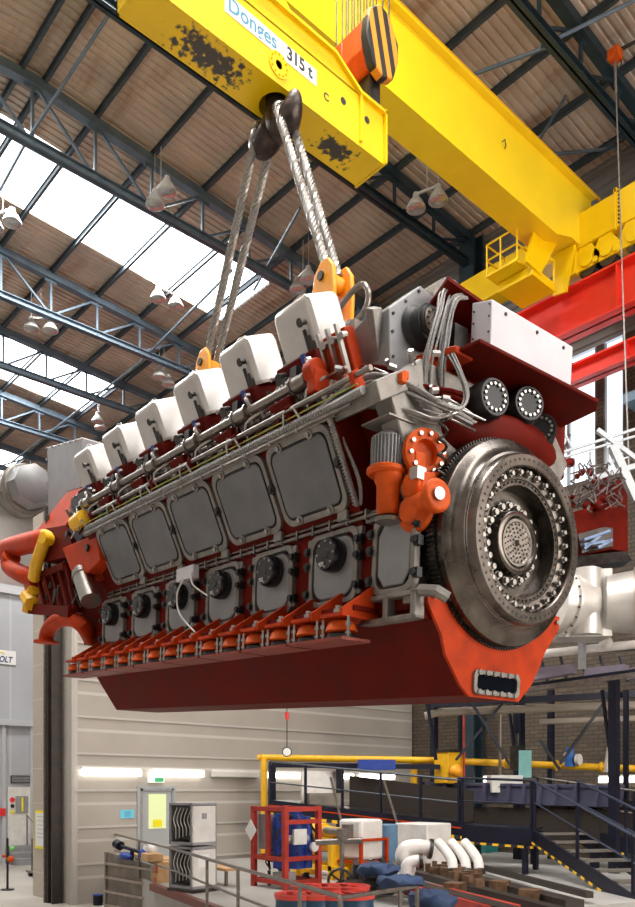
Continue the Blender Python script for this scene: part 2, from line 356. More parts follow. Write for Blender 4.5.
# cylinder heads with hoods, both banks
def hood(x, sd):
    r0 = lambda w, g, gn=0: [bk(x + a, b, w, sd) for a, b in ((-.32 + g, -.20), (-.32 + g, .06), (-.20 + g * .5, .27 - g), (.26 - g * .3, .27 - g), (.31 - g, .21), (.31 - g, -.14), (.2, -.20 + g), (-.2, -.20 + g))]
    m = MB(); m.loft([r0(2.13, -.01), r0(2.15, 0), r0(2.50, .005), r0(2.555, .025), r0(2.58, .07)], caps=True); h = P(m, 'cylinder_hood', SV, bevel=.03)
    q = MB(); q.loft([r0(2.115, -.025), r0(2.135, -.025)]); P(q, 'hood_flange', SV, h)
    t = MB(); t.tube([bk(x - .08, .05, 2.57, sd), bk(x - .07, .05, 2.625, sd), bk(x + .07, .05, 2.625, sd), bk(x + .08, .05, 2.57, sd)], .014, 8, smooth_path=2); P(t, 'hood_handle', CH, h)
    t = MB(); t.cyl(bk(x + .22, .27, 2.36, sd), bk(x + .22, .33, 2.36, sd), .022, 8); t.cyl(bk(x + .22, .33, 2.36, sd), bk(x + .22, .345, 2.36, sd), .04, 10)
    for i in range(3): t.cyl(bk(x + .20 + .04 * i, .29, 2.02, sd), bk(x + .21 + .04 * i, .30, 2.30 - .06 * i, sd), .018, 6)
    P(t, 'hood_latch', SD, h)
    m = MB(); m.loft([[bk(x + a, b, w, sd) for a, b in ((-.30, -.35), (-.30, .33), (.30, .33), (.30, -.35))] for w in (1.58, 2.12)])
    hd = P(m, 'cylinder_head', R_, bevel=.02)
    if sd < 0:
        t = MB(); t.loft([[bk(x + a, b, w, sd) for a, b in ((.20, .405), (.20, .425), (.25, .425), (.25, .405))] for w in (1.92, 2.10)]); P(t, 'blue_tag', BL, hd)
        t = MB(); t.cyl(bk(x - .13, .38, 2.0, sd), bk(x - .13, .47, 2.0, sd), .055, 12); t.cyl(bk(x - .02, .38, 1.94, sd), bk(x - .02, .50, 1.96, sd), .035, 10); t.box(bk(x + .1, .44, 1.97, sd), (.10, .08, .12)); P(t, 'injection_valve', SD, hd)
        t = MB()
        for i in range(5): t.tube([bk(x - .2 + i * .1, .40, 1.98, sd), bk(x - .22 + i * .11, .50, 1.90 + .02 * (i % 3), sd), bk(x - .16 + i * .1, .56, 1.82, sd), bk(x - .1 + i * .1, .62, 1.70, sd)], .013, 6, smooth_path=3)
        P(t, 'injection_lines', CH, hd)
        t = MB(); t.loft([[bk(x + a, b, w, sd) for a, b in ((-.16, .40), (-.16, .66), (.16, .66), (.16, .40))] for w in (1.56, 1.80)]); P(t, 'injection_pump', R_, hd, .015)
        t = MB()
        for a, b, w in ((-.27, .42, 2.04), (.28, .42, 2.04), (-.27, .42, 1.70), (.28, .42, 1.70), (-.1, .67, 1.70), (.1, .67, 1.70)): t.cyl(bk(x + a, b - .03, w, sd), bk(x + a, b + .02, w, sd), .022, 6)
        P(t, 'head_bolts', CH, hd)
for sd in (-1, 1):
    for k in range(6): hood(-.76 - 1.0 * k - (.25 if sd > 0 else 0), sd)
# last header end flange, orange
m = MB(); m.cyl(bk(-.30, .60, 1.88), bk(-.18, .60, 1.88), .10, 14); m.box(bk(-.22, .62, 1.78), (.12, .16, .2)); P(m, 'pipe_end_flange', RO, bevel=.01)
# V valley: exhaust/charge pipes
m = MB(); m.tube([(X0 - .3, 0, 2.35), (.1, 0, 2.35)], .26, 20); P(m, 'exhaust_manifold', AL)
m = MB(); m.bb(X0, .2, -.28, .28, 1.3, 2.1); P(m, 'valley_housing', R_)
# lifting brackets with sling eyes
LUGX = (-1.72, -4.36)
for i, lx in enumerate(LUGX):
    for s in (-1, 1):
        y = s * .13; m = MB()
        pr = [(-.20, 2.3), (-.20, 3.05), (-.16, 3.30), (-.06, 3.42), (.08, 3.42), (.17, 3.30), (.20, 3.05), (.20, 2.3)]
        m.ext([(lx + a, y - .03, z + .12 * (z > 3)) for a, z in pr], (0, .06, 0)); lb = P(m, 'lifting_bracket', LG, bevel=.02)
        q = MB()
        for z, rr_ in ((3.37, .05), (3.12, .05)): q.cyl((lx - .02, y - .055, z), (lx - .02, y + .055, z), rr_, 14)
        P(q, 'bracket_pins', SD, lb)
    m = MB(); m.cyl((lx, -.14, 3.34), (lx, .14, 3.34), .09, 16); P(m, 'sling_pin', LG)
# bent handle pipe and cross pipe at near end
m = MB(); m.tube([(-1.46, -.2, 2.80), (-1.18, -.2, 2.93), (-1.0, -.2, 2.95), (-.90, -.2, 2.86), (-.89, -.2, 2.72), (-.98, -.22, 2.60), (-1.15, -.25, 2.55)], .032, 10, smooth_path=5)
m.tube([(-2.2, -.25, 2.85), (-2.0, -.3, 3.0), (-1.75, -.35, 2.98), (-1.6, -.4, 2.8)], .028, 8, smooth_path=4); P(m, 'bent_vent_pipe', PP)
m = MB(); m.cyl((-1.45, -.36, 2.34), (-.95, -.36, 2.42), .065, 14); m.cyl((-1.0, -.36, 2.41), (-.96, -.36, 2.42), .10, 14); m.cyl((-.93, -.36, 2.42), (-.90, -.36, 2.43), .09, 14); m.box((-.85, -.38, 2.40), (.08, .1, .12)); P(m, 'cross_pipe', PP)
# near end: orange cylinder-head side castings under the vent pipe
for k in range(3):
    x = -.20 + k * .0; m = MB(); m.loft([[bk(-.24 + .11 * k + a, n, w) for a in (0, .08) for n in ((.42, .30) if a == 0 else (.30, .42))] for w in (1.62, 2.12)]); P(m, 'valve_casing', RO, bevel=.01)
m = MB(); m.loft([[bk(x, n, w) for n, w in ((.45, 1.62), (.45, 1.76), (.1, 1.76), (.1, 1.62))] for x in (-.28, .12)]); P(m, 'orange_bracket', OR, bevel=.01)
m = MB()
for k in range(3): m.box(bk(-.22 + .12 * k, .46, 1.95), (.03, .04, .42), Matrix.Rotation(TH, 3, 'X')); m.cyl(bk(-.16 + .12 * k, .44, 2.05), bk(-.16 + .12 * k, .5, 2.05), .03, 8)
P(m, 'valve_rods', CH)
# lower crankcase doors with relief valves, both visible on near side
def lowdoor(xc, w, valve=True):
    m = MB(); f = lambda x, z: Vector((x, -.92, z))
    ringplate(m, rr(xc - w / 2 - .05, xc + w / 2 + .05, -.52, .16, .10), rr(xc - w / 2, xc + w / 2, -.47, .11, .10), f, Vector((0, -.07, 0)))
    if valve:
        for s in (-1, 1):
            for z in (.10, -.42): m.bb(xc + s * (w / 2 + .0), xc + s * (w / 2 + .09), -.98, -.93, z - .04, z + .04)
    fr = P(m, 'lower_door_frame', AL if not valve else AL, bevel=.008)
    if valve: pts = rr(xc - w / 2 + .015, xc + w / 2 - .015, -.455, .095, .16)
    else: pts = [(xc + a * w / 2 * .92, -.18 + b * .27) for a, b in ((1, -.6), (1, .6), (.6, 1), (-.6, 1), (-1, .6), (-1, -.6), (-.6, -1), (.6, -1))]
    m = MB(); m.ext([(x, -.93, z) for x, z in pts], (0, -.05, 0)); P(m, 'lower_door', GL, fr, .012)
    m = MB(); cxx = sum(p[0] for p in pts) / len(pts)
    ringplate(m, [(cxx + (x - cxx) * 1.035, -.18 + (z + .18) * 1.035) for x, z in pts], pts, lambda x, z: Vector((x, -.93, z)), Vector((0, -.04, 0))); P(m, 'door_seal', BK, fr)
    if valve:
        m = MB(); c = (xc + .05, -.96, -.08); m.lathe([(0, .11), (.02, .15), (.08, .16), (.13, .155), (.155, .14), (.155, .05), (.165, .04), (.165, .001)], c, (0, -1, 0), 28); rv = P(m, 'relief_valve', BG, fr)
        m = MB()
        for i in range(8): a = PI / 4 * i; m.cyl((c[0] + .115 * math.cos(a), -1.11, c[2] + .115 * math.sin(a)), (c[0] + .115 * math.cos(a), -1.122, c[2] + .115 * math.sin(a)), .012, 6)
        m.box((c[0] - .04, -1.118, c[2] - .09), (.06, .012, .04)); P(m, 'valve_rivets', CH, fr)
    m = MB()
    for s in (-1, 1):
        for z in (.02, -.12, -.38): m.cyl((xc + s * (w / 2 + .06), -.95, z), (xc + s * (w / 2 + .06), -1.03, z), .03, 8); m.box((xc + s * (w / 2 + .07), -.97, z), (.06, .06, .08))
    P(m, 'door_clamps', BK, fr)
for k in range(6): lowdoor(-.33 - .97 * k, .60)
lowdoor(.48, .42, False)
m = MB(); m.cyl((X0, -1.0, .19), (.3, -1.0, .19), .018, 8); m.cyl((X0, -1.0, .24), (.1, -1.0, .24), .012, 8)
for k in range(22): m.box((X0 + .2 + k * .25, -1.0, .205), (.02, .05, .09))
P(m, 'lower_cable_run', PP)
# grey end frame with two red openings
m = MB(); gf = lambda x, z: Vector((x, -1.02, z))
ringplate(m, [(.12, -.76), (.80, -.76), (.80, -.52), (.12, -.52)], [(.17, -.72), (.43, -.72), (.43, -.56), (.17, -.56)], gf, Vector((0, .1, 0)))
m.bb(.43, .50, -1.02, -.92, -.76, -.52); m.bb(.74, .80, -1.02, -.92, -.76, -.52); m.bb(.12, .8, -1.02, -.92, -.56, -.52); m.bb(.12, .8, -1.02, -.92, -.76, -.72)
m = MB(); m.bb(.12, .80, -1.02, -.90, -.76, -.715); m.bb(.12, .80, -1.02, -.90, -.565, -.52); m.bb(.12, .17, -1.02, -.90, -.76, -.52); m.bb(.41, .47, -1.02, -.90, -.76, -.52); m.bb(.74, .80, -1.02, -.90, -.76, -.52)
P(m, 'end_frame', AL, bevel=.012)
m = MB(); m.bb(.14, .78, -.90, -.6, -.74, -.53); P(m, 'frame_recess', R_)
m = MB(); m.tube([(.80, -.97, -.53), (.95, -.93, -.55), (1.0, -.85, -.6)], .05, 8); m.loft([[Vector((x, y, z)) for y, z in ((-.98, -.50), (-.98, -.62), (-.70, -.62), (-.70, -.50))] for x in (.62, .78)]); P(m, 'case_corner', AL)
# mounting feet: long red angle with gussets, rubber mounts below
m = MB(); m.bb(-6.05, .28, -1.22, -.93, -.66, -.62); m.bb(-6.05, .28, -.98, -.93, -.66, -.50); P(m, 'foot_rail', R_)
NG = 15
for i in range(NG):
    x = .26 - i * .425; m = MB(); m.ext([(x, -.93, -.43), (x, -.99, -.43), (x, -1.33, -.66), (x, -1.33, -.72), (x, -.93, -.72)], (-.04, 0, 0)); m.bb(x - .03, x - .29, -1.34, -.95, -.72, -.69)
    P(m, 'gusset', RO)  # lit copy of the engine red, for faces turned to the light
for i in range(NG):
    x = .10 - i * .425; m = MB(); m.lathe([(.02, .06), (.015, .09), (-.01, .12), (-.075, .145), (-.085, .12)], (x, -1.2, -.755), (0, 0, 1), 16); mt = P(m, 'mount_cap', OR)
    m = MB(); m.lathe([(0, .09), (-.02, .125), (-.06, .13), (-.06, .05)], (x, -1.2, -.84), (0, 0, 1), 16); P(m, 'rubber_mount', BK, mt)
    m = MB()
    for a in (-.17, .17): m.cyl((x + a, -1.27, -.92), (x + a, -1.27, -.72), .014, 6); m.cyl((x + a, -1.27, -.80), (x + a, -1.27, -.77), .026, 6); m.cyl((x + a, -1.27, -.87), (x + a, -1.27, -.85), .026, 6)
    m.cyl((x - .05, -1.2, -.72), (x - .05, -1.2, -.60), .03, 6); m.cyl((x - .05, -1.2, -.67), (x - .05, -1.2, -.63), .045, 6)
    P(m, 'mount_studs', CH, mt)
m = MB()
for i in range(8):
    x = .30 - i * .80; m.bb(x, x - .75, -1.36, -1.04, -.925, -.90)
P(m, 'mount_plates', mat('mount_plate_red', (.22, .03, .015), .5, 0, .2, 5))
# oil sump
def ssec(x, zt=-.50, zb=-1.33, wb=.33, wt=.80, wm=.60, zm=-1.07): return [Vector((x, y, z)) for y, z in ((-wt, zt), (-wt, -.70), (-wt * .95, -.78), (-wb - .03, zb + .01), (-wb, zb), (wb, zb), (wb + .03, zb + .01), (wt * .95, -.78), (wt, -.70), (wt, zt))]
def ss2(x, k): return [Vector((x, y, z)) for y, z in ((-.93, -.50), (-.93, -.66), (-.80, -.70), (-.60, -1.0 + k * .1), (-.36, -1.34 + k * .4), (.36, -1.34 + k * .4), (.60, -1.0 + k * .1), (.80, -.70), (.93, -.66), (.93, -.50))]
m = MB(); m.loft([ss2(-6.38, 0), ss2(.80, 0)]); sump = P(m, 'oil_sump', R_, bevel=.012)
m = MB(); m.ext([(.80, y, z) for y, z in ((-.90, -.50), (-.90, -.62), (-.72, -.86), (-.66, -1.02), (-.46, -1.26), (-.34, -1.35), (.34, -1.35), (.52, -1.18), (.62, -1.02), (.70, -.86), (.90, -.62), (.90, -.5))], (.03, 0, 0)); P(m, 'sump_end_plate', RO, sump)  # same paint as the sump, in its lit copy
ez_ = lambda y, z: Vector((.832, y, z))
m = MB(); ringplate(m, rr(-.31, .32, -1.32, -1.11, .05), rr(-.27, .28, -1.285, -1.145, .04), ez_, Vector((.022, 0, 0)))
for i in range(6):
    for z in (-1.13, -1.30): m.cyl((.832, -.24 + i * .1, z), (.865, -.24 + i * .1, z), .026, 8)
P(m, 'sump_port_frame', AL, sump)
m = MB(); m.ext([Vector((.831, y, z)) for y, z in rr(-.275, .285, -1.29, -1.14, .04)], (.004, 0, 0)); P(m, 'sump_port', mat('port_dark', (.004, .005, .010), .9, spec=.05), sump)
m = MB()
for i in range(10): m.cyl((.82, -.84 + i * .187, -.56), (.86, -.84 + i * .187, -.56), .022, 8)
for i in range(26): m.cyl((.7 - .25 * i, -.90, -.72), (.7 - .25 * i, -.90, -.66), .018, 6)
P(m, 'sump_bolts', CH, sump)
# flywheel
fwz = 0.0
pr = [(.64, .10), (.64, .84), (.86, .84), (.86, .875), (.925, .88), (.935, .87), (.955, .81), (.99, .765), (1.04, .745), (1.045, .735), (1.055, .735), (1.06, .725), (1.10, .715), (1.115, .71), (1.13, .70), (1.13, .615), (1.12, .605), (1.06, .60), (1.05, .52), (1.04, .515), (1.04, .47), (.99, .46), (.90, .45), (.89, .28), (.90, .27), (1.0, .27), (1.01, .255), (1.01, .225), (.985, .205), (.985, .175), (.985, .001)]
m = MB(); m.lathe(pr, (0, 0, 0), (1, 0, 0), 96); fly = P(m, 'flywheel', ST)
m = MB(); m.lathe([(.775, .80), (.775, .885), (.85, .885), (.85, .80)], (0, 0, 0), (1, 0, 0), 120, False)
for i in range(150):
    a = 2 * PI * i / 150; m.box((.812, .895 * math.cos(a), .895 * math.sin(a)), (.07, .03, .018), Matrix.Rotation(a, 3, 'X'))
P(m, 'ring_gear', SD, fly)
def circ(r, n, x, off=0): return [(x, r * math.cos(2 * PI * (i + off) / n), r * math.sin(2 * PI * (i + off) / n)) for i in range(n)]
m = MB()
for c in circ(.66, 64, 1.129): m.cyl(c, (c[0] + .003, c[1], c[2]), .0125, 8)
for c in circ(.50, 56, 1.046): m.cyl(c, (c[0] + .003, c[1], c[2]), .011, 8)
for c in circ(.36, 24, .893): m.cyl(c, (c[0] + .003, c[1], c[2]), .035, 10)
join(fly, m, mat('hole_dark', (.01, .009, .008), .6))
for nm, r, n, x, L_, rb in (('rim_stud', .565, 30, 1.05, .055, .019), ('hub_bolt', .325, 20, .89, .06, .026)):
    b0 = MB(); b0.cyl((0, 0, 0), (L_, 0, 0), rb, 8); b0.cyl((0, 0, 0), (L_ * .55, 0, 0), rb * 1.5, 6); me = b0.mesh(nm); me.materials.append(CH)
    for c in circ(r, n, x, .5): o = bpy.data.objects.new(nm, me); COL.objects.link(o); o.parent = fly; o.location = c
m = MB(); m.lathe([(.98, .20), (1.0, .20), (1.0, .18), (.992, .17), (.992, .001)], (0, 0, 0), (1, 0, 0), 40)
for r, n in ((.16, 20), (.125, 16), (.09, 12), (.055, 8)):
    for c in circ(r, n, .992, r * 10): m.cyl(c, (1.006, c[1], c[2]), .010, 6)
m.cyl((.99, 0, 0), (1.03, 0, 0), .03, 12, r2=.02); P(m, 'hub_plate', PP, fly)
# turning gear motor, gearbox and ring flange
mc = Vector((.44, -1.06, .60))
m = MB(); m.cyl(mc + Vector((0, 0, -.13)), mc + Vector((0, 0, .17)), .115, 24)
for i in range(28):
    a = 2 * PI * i / 28; m.box(mc + Vector((.125 * math.cos(a), .125 * math.sin(a), .02)), (.028, .010, .27), Matrix.Rotation(a, 3, 'Z'))
m.cyl(mc + Vector((0, 0, .17)), mc + Vector((0, 0, .20)), .12, 24, r2=.08); mo = P(m, 'electric_motor', GRB)
m = MB(); m.bb(.28, .62, -1.22, -.92, .86, .875); m.bb(.52, .56, -1.0, -.8, .80, .86); P(m, 'motor_shield', AL)
m = MB(); c = Vector((.47, -1.06, 0)); m.lathe([(.45, .15), (.47, .17), (.50, .17), (.52, .14)], c - Vector((.03, 0, 0)), (0, 0, 1), 20); m.lathe([(.12, .075), (.16, .095), (.36, .10), (.40, .12), (.47, .12)], c, (0, 0, 1), 20); P(m, 'gearbox_neck', OR)
m = MB(); m.lathe([(.05, .02), (.055, .11), (.085, .12), (.10, .05), (.13, .03)], (.49, -1.06, 0), (0, 0, 1), 20); P(m, 'hand_wheel', PP)
m = MB(); m.lathe([(-.05, .10), (.0, .17), (.05, .17), (.07, .12), (.13, .10)], (.70, -.93, .12), (.1, -1, 0), 24); m.lathe([(-.05, .08), (.17, .09), (.19, .13), (.25, .135), (.27, .12), (.275, .05)], (.74, -.98, .17), (1, -.1, .05), 20)
m.loft([[Vector((x, y, z)) for y, z in ((-.98, .0), (-.98, .42), (-.74, .48), (-.74, .0))] for x in (.60, .78)]); m.lathe([(0, .06), (.03, .10), (.07, .10), (.09, .05)], (.70, -.97, .32), (0, -1, 0), 18)
m.loft([[Vector((x, y, z)) for y, z in ((-.98, .42), (-.98, .62), (-.86, .62), (-.86, .42))] for x in (.60, .70)]); P(m, 'turning_gearbox', OR, bevel=.01)
m = MB()
for c in ((1.01, -1.03, .18),): m.cyl(c, (1.04, -1.035, .18), .05, 12)
for a in range(6): m.cyl((.62 + .03 * a, -.97, .42 - .38 * (a % 2)), (.62 + .03 * a, -1.01, .42 - .38 * (a % 2)), .016, 6)
m.box((.76, -1.02, .40), (.09, .08, .10)); P(m, 'gearbox_bolts', CH)
m = MB(); fc = Vector((.66, -.86, .62)); m.lathe([(0, .20), (.05, .20), (.055, .19), (.055, .11), (-.04, .10), (-.04, .001)], fc, (1, -.25, 0), 32); rf = P(m, 'ring_flange', OR)
m = MB(); ax = unit(Vector((1, -.25, 0))); u = ax.orthogonal().normalized(); v = ax.cross(u)
for i in range(10): a = 2 * PI * i / 10; p = fc + ax * .05 + (u * math.cos(a) + v * math.sin(a)) * .155; m.cyl(p, p + ax * .03, .018, 8)
P(m, 'flange_bolts', CH, rf)
m = MB(); sp = [Vector((.80 + .0 * i, -.78 + .035 * math.cos(i * .9) - .0, .40 + .018 * i + .0)) + Vector((.035 * math.sin(i * .9), 0, 0)) for i in range(60)]; m.tube(sp[:30], .012, 6); P(m, 'coil_spring', SD)
# near-end charge air housing (grey plates) with black sleeve
m = MB(); m.ext([(.12, -.98, 1.40), (.12, -1.02, 1.88), (.12, -.66, 2.20), (.12, -.38, 2.14), (.12, -.30, 1.35)], (.22, 0, 0)); ch = P(m, 'charge_air_housing', GL, bevel=.012)
m = MB(); m.ext([bk(-.10, .2, 2.10), bk(.20, .2, 2.16), bk(.06, .2, 1.5), bk(-.24, .2, 1.60)], OUTN * -.15); P(m, 'side_panel', GL, bevel=.01)
m = MB(); m.ext([bk(.20, .26, 2.20), bk(.28, .26, 2.16), bk(.16, .26, 1.5), bk(.05, .26, 1.5)], OUTN * -.12); P(m, 'panel_post', AL, bevel=.01)
m = MB()
for y, z in ((-.95, 1.5), (-.97, 1.7), (-.97, 1.85), (-.83, 2.0), (-.68, 2.14), (-.5, 2.12), (-.41, 2.08), (-.36, 1.9), (-.32, 1.6), (-.31, 1.42), (-.6, 1.42)): m.cyl((.34, y, z), (.352, y, z), .014, 8)
P(m, 'housing_bolts', SD, ch)
m = MB(); m.lathe([(0, .17), (.02, .19), (.04, .17), (.06, .15), (.16, .15), (.16, .13), (.19, .125), (.19, .01)], (.34, -.68, 1.82), (1, 0, 0), 32); P(m, 'air_sleeve', BK, ch)
m = MB(); m.lathe([(0, .11), (.02, .11), (.02, .001)], (.525, -.68, 1.82), (1, 0, 0), 24)
for c in circ(.08, 10, .545): m.cyl((c[0], c[1] - .68, c[2] + 1.82), (c[0] + .02, c[1] - .68, c[2] + 1.82), .012, 6)
P(m, 'sleeve_flange', PP, ch)
m = MB(); m.tube([(.36, -.88, 1.30), (.50, -.84, 1.26), (.56, -.72, 1.22)], .06, 14, smooth_path=4); P(m, 'grey_elbow', AL)
m = MB(); m.bb(.34, .42, -.56, -.36, 1.25, 2.0); P(m, 'orange_post', OR, bevel=.01)
# control cabinet on its red tray
m = MB(); m.ext([(.18, -.50, 2.02), (.60, -.60, 2.16), (.62, 1.20, 2.02), (.18, 1.3, 2.0)], (0, 0, .03)); P(m, 'cabinet_roof_plate', R_)
m = MB(); m.ext([(.30, -.62, 1.50), (.95, -.55, 1.53), (.98, 1.12, 1.53), (.90, 1.22, 1.50), (.30, 1.25, 1.45)], (0, 0, .035)); P(m, 'cabinet_tray', R_, bevel=.008)  # shaded copy of the red paints the dim underside
m = MB(); m.bb(.20, .30, -.60, 1.2, 1.4, 2.05); P(m, 'cabinet_back_plate', R_)
m = MB(); m.ext([(.62, -.30, 1.57), (.845, -.30, 1.57), (.845, -.30, 2.01), (.62, -.30, 2.07)], (0, 1.17, 0)); cb = P(m, 'control_cabinet', WP, bevel=.008)
m = MB()
for y in (-.12, .32, .72): m.cyl((.845, y, 1.95), (.853, y, 1.95), .016, 8)
for x in (.65, .82):
    for z in (1.62, 1.75, 1.88, 1.98): m.cyl((x, -.31, z), (x, -.30, z), .008, 6)
P(m, 'cabinet_fasteners', SD, cb)
m = MB()
for y in (-.22, .1, .45, .8): m.box((.82, y, 1.555), (.06, .07, .03))
P(m, 'cabinet_feet', BK, cb)
m = MB(); m.bb(.40, .60, -.48, -.32, 1.62, 1.85); m.cyl((.5, -.5, 1.72), (.5, -.6, 1.7), .04, 8); P(m, 'solenoid_block', SD)
m = MB(); m.bb(.18, .55, -.72, -.50, 1.20, 1.55); m.ext([(.4, -.74, 1.50), (.75, -.62, 1.50), (.75, -.40, 1.50), (.4, -.4, 1.50)], (0, 0, .06)); P(m, 'tray_bracket', RO, bevel=.01)
# coupling sleeves on water pipes under the tray
for (p, ax, r, L_) in (((.72, -.26, 1.18), (1, -.15, 0), .165, .20), ((.62, .38, 1.34), (1, -.35, 0), .16, .20), ((.52, .85, 1.26), (.8, -.9, 0), .15, .22)):
    p = Vector(p); m = MB(); m.lathe([(-.12, r * .8), (-.10, r), (L_ * .4, r * 1.02), (L_ * .9, r), (L_, r * .92), (L_, r * .82), (L_ * .95, r * .8), (L_ * .95, .01)], p, ax, 32); cs = P(m, 'coupling_sleeve', BK)
    A = unit(Vector(ax)); u = A.orthogonal().normalized(); v = A.cross(u); m = MB()
    for i in range(14): a = 2 * PI * i / 14; q = p + A * (L_ * .95) + (u * math.cos(a) + v * math.sin(a)) * r * .66; m.cyl(q, q + A * .02, .014, 6)
    P(m, 'sleeve_bolts', CH, cs)
m = MB(); m.tube([(.2, -.6, 1.0), (.5, -.45, .98), (.62, -.1, 1.0), (.6, .35, 1.08), (.5, .8, 1.1), (.3, 1.2, 1.1)], .19, 18, smooth_path=5); P(m, 'coolant_pipe', R_)
m = MB(); m.bb(.1, .5, -.5, 1.3, 1.1, 1.5); P(m, 'cooler_block', R_)
# cable harnesses
def wires(name, pts, n, spread, r, m_, seed):
    rnd = random.Random(seed); m = MB()
    for i in range(n):
        o = Vector((rnd.uniform(-1, 1), rnd.uniform(-1, 1), rnd.uniform(-1, 1))) * spread
        m.tube([Vector(p) + o + Vector((rnd.uniform(-1, 1), rnd.uniform(-1, 1), rnd.uniform(-1, 1))) * spread * .35 for p in pts], r, 6, smooth_path=4)
    P(m, name, m_)
wires('cable_harness', [(.60, -.60, 1.15), (.64, -.66, 1.35), (.64, -.64, 1.62), (.62, -.58, 1.85), (.62, -.52, 2.02), (.58, -.35, 2.12)], 9, .032, .009, CB, 1)
wires('cable_harness', [(.58, -.78, 1.20), (.60, -.80, 1.40), (.62, -.76, 1.65), (.60, -.68, 1.85), (.55, -.60, 2.05), (.45, -.45, 2.18)], 8, .03, .009, CB, 2)
wires('cable_harness', [(-.1, -1.36, 1.04), (.2, -1.30, 1.16), (.42, -1.20, 1.22), (.62, -1.0, 1.14), (.8, -.70, .98), (.86, -.5, .92)], 7, .04, .014, CB, 3)
wires('cable_harness', [(.70, -.62, 1.50), (.80, -.60, 1.30), (.86, -.58, 1.12), (.86, -.66, .98), (.80, -.85, 1.0)], 5, .02, .008, CB, 4)
wires('thin_cables', [(.2, -1.1, 1.35), (.4, -1.05, 1.25), (.6, -.9, 1.1), (.75, -.7, 1.05), (.85, -.45, .95)], 7, .06, .009, CH, 5)
wires('red_hoses', [(.05, -1.05, 1.45), (.3, -.95, 1.36), (.55, -.8, 1.2), (.7, -.5, 1.15), (.75, -.1, 1.1)], 4, .05, .018, R_, 6)
wires('thin_cables', [(.30, -1.2, 1.05), (.45, -1.14, 1.0), (.62, -1.0, .95), (.75, -.85, .9), (.85, -.72, .95)], 4, .03, .01, CH, 8)
wires('door_cable', [(-.05, -1.30, 1.1), (0.05, -1.2, .8), (.12, -1.08, .50), (.10, -1.03, .3)], 5, .012, .010, CB, 9)
m = MB(); m.tube([bk(.04, .84, 1.45), bk(.06, .84, 1.1), bk(.08, .84, .7)], .022, 8)
for i in range(26): m.box(bk(.05 + .001 * i, .85, 1.42 - i * .028), (.05, .03, .010))
P(m, 'cable_tray', CB)
rnd = random.Random(31)
m = MB()
for i in range(40):
    x = rnd.uniform(-.1, .8); y = -1.25 + .55 * max(0, x) + rnd.uniform(-.05, .15); z = rnd.uniform(1.05, 1.45); m.cyl((x, y, z), (x + rnd.uniform(-.05, .05), y - .06, z + rnd.uniform(-.06, .06)), rnd.uniform(.01, .03), 6)
P(m, 'pipe_fittings', CH)
m = MB()
for (x, y, z) in ((.40, -1.18, 1.12), (.58, -1.08, 1.20), (.1, -1.25, 1.28)): m.box((x, y, z), (.16, .05, .06)); m.box((x + .06, y - .03, z - .03), (.05, .06, .08))
P(m, 'pipe_clamps', OR, bevel=.005)
# blind junction box under the big doors
m = MB(); m.box((-2.82, -1.12, .12), (.40, .08, .15)); jb = P(m, 'junction_box', WP, bevel=.008)
m = MB(); m.tube([(-2.82, -1.15, .08), (-2.9, -1.2, -.1), (-2.8, -1.22, -.35), (-2.45, -1.2, -.6)], .010, 6, smooth_path=5); m.tube([(-2.66, -1.15, .12), (-2.55, -1.2, -.05), (-2.3, -1.15, -.2)], .010, 6, smooth_path=5); P(m, 'box_cable', WHT, jb)
# fine clutter along the bank
for n, w, r in ((.70, 1.61, .010), (.62, 1.70, .013), (.66, 1.66, .009), (.80, 1.485, .010), (.56, 1.80, .014)): P(MB().cyl(bk(X0 + .1, n, w), bk(.1, n, w), r, 6), 'impulse_line', CH if r < .012 else PP)
rq = random.Random(77)
for k in range(6):
    x = -.76 - k
    for i in range(5):
        xx = x - .42 + .2 * i + rq.uniform(-.04, .04); m = MB(); m.cyl(bk(xx, .50, 1.64), bk(xx + rq.uniform(-.03, .03), .56, 1.84 + rq.uniform(0, .1)), rq.uniform(.016, .035), 8); m.cyl(bk(xx, .52, 1.72), bk(xx, .54, 1.76), .045, 6); P(m, 'pump_union', rq.choice((PP, CH, SD)))
    for i in range(3):
        xx = x - .35 + .3 * i; m = MB(); m.box(bk(xx, .69, 1.60 + .02 * i), (.09, .05, .06)); m.tube([bk(xx, .70, 1.60), bk(xx + .05, .76, 1.55), bk(xx + .06, .83, 1.50)], .010, 6); P(m, 'sensor_box', rq.choice((R_, SD, AL)))
    m = MB(); m.tube([bk(x + .40, .50, 1.95), bk(x + .45, .58, 1.98), bk(x + .52, .62, 1.90), bk(x + .5, .6, 1.80)], .02, 8, smooth_path=3); P(m, 'drain_bend', PP)
m = MB()
for k in range(14): m.cyl((.60, -.84 + .02 * (k % 2), .10 + .05 * k), (.615, -.84 + .02 * (k % 2), .10 + .05 * k), .014, 6)
P(m, 'case_bolts', CH)
m = MB()
for k in range(12): m.cyl(bk(X0 + .3 + k * .42, .86, 1.47), bk(X0 + .3 + k * .42, .88, 1.47), .02, 6)
P(m, 'ledge_bolts', CH)
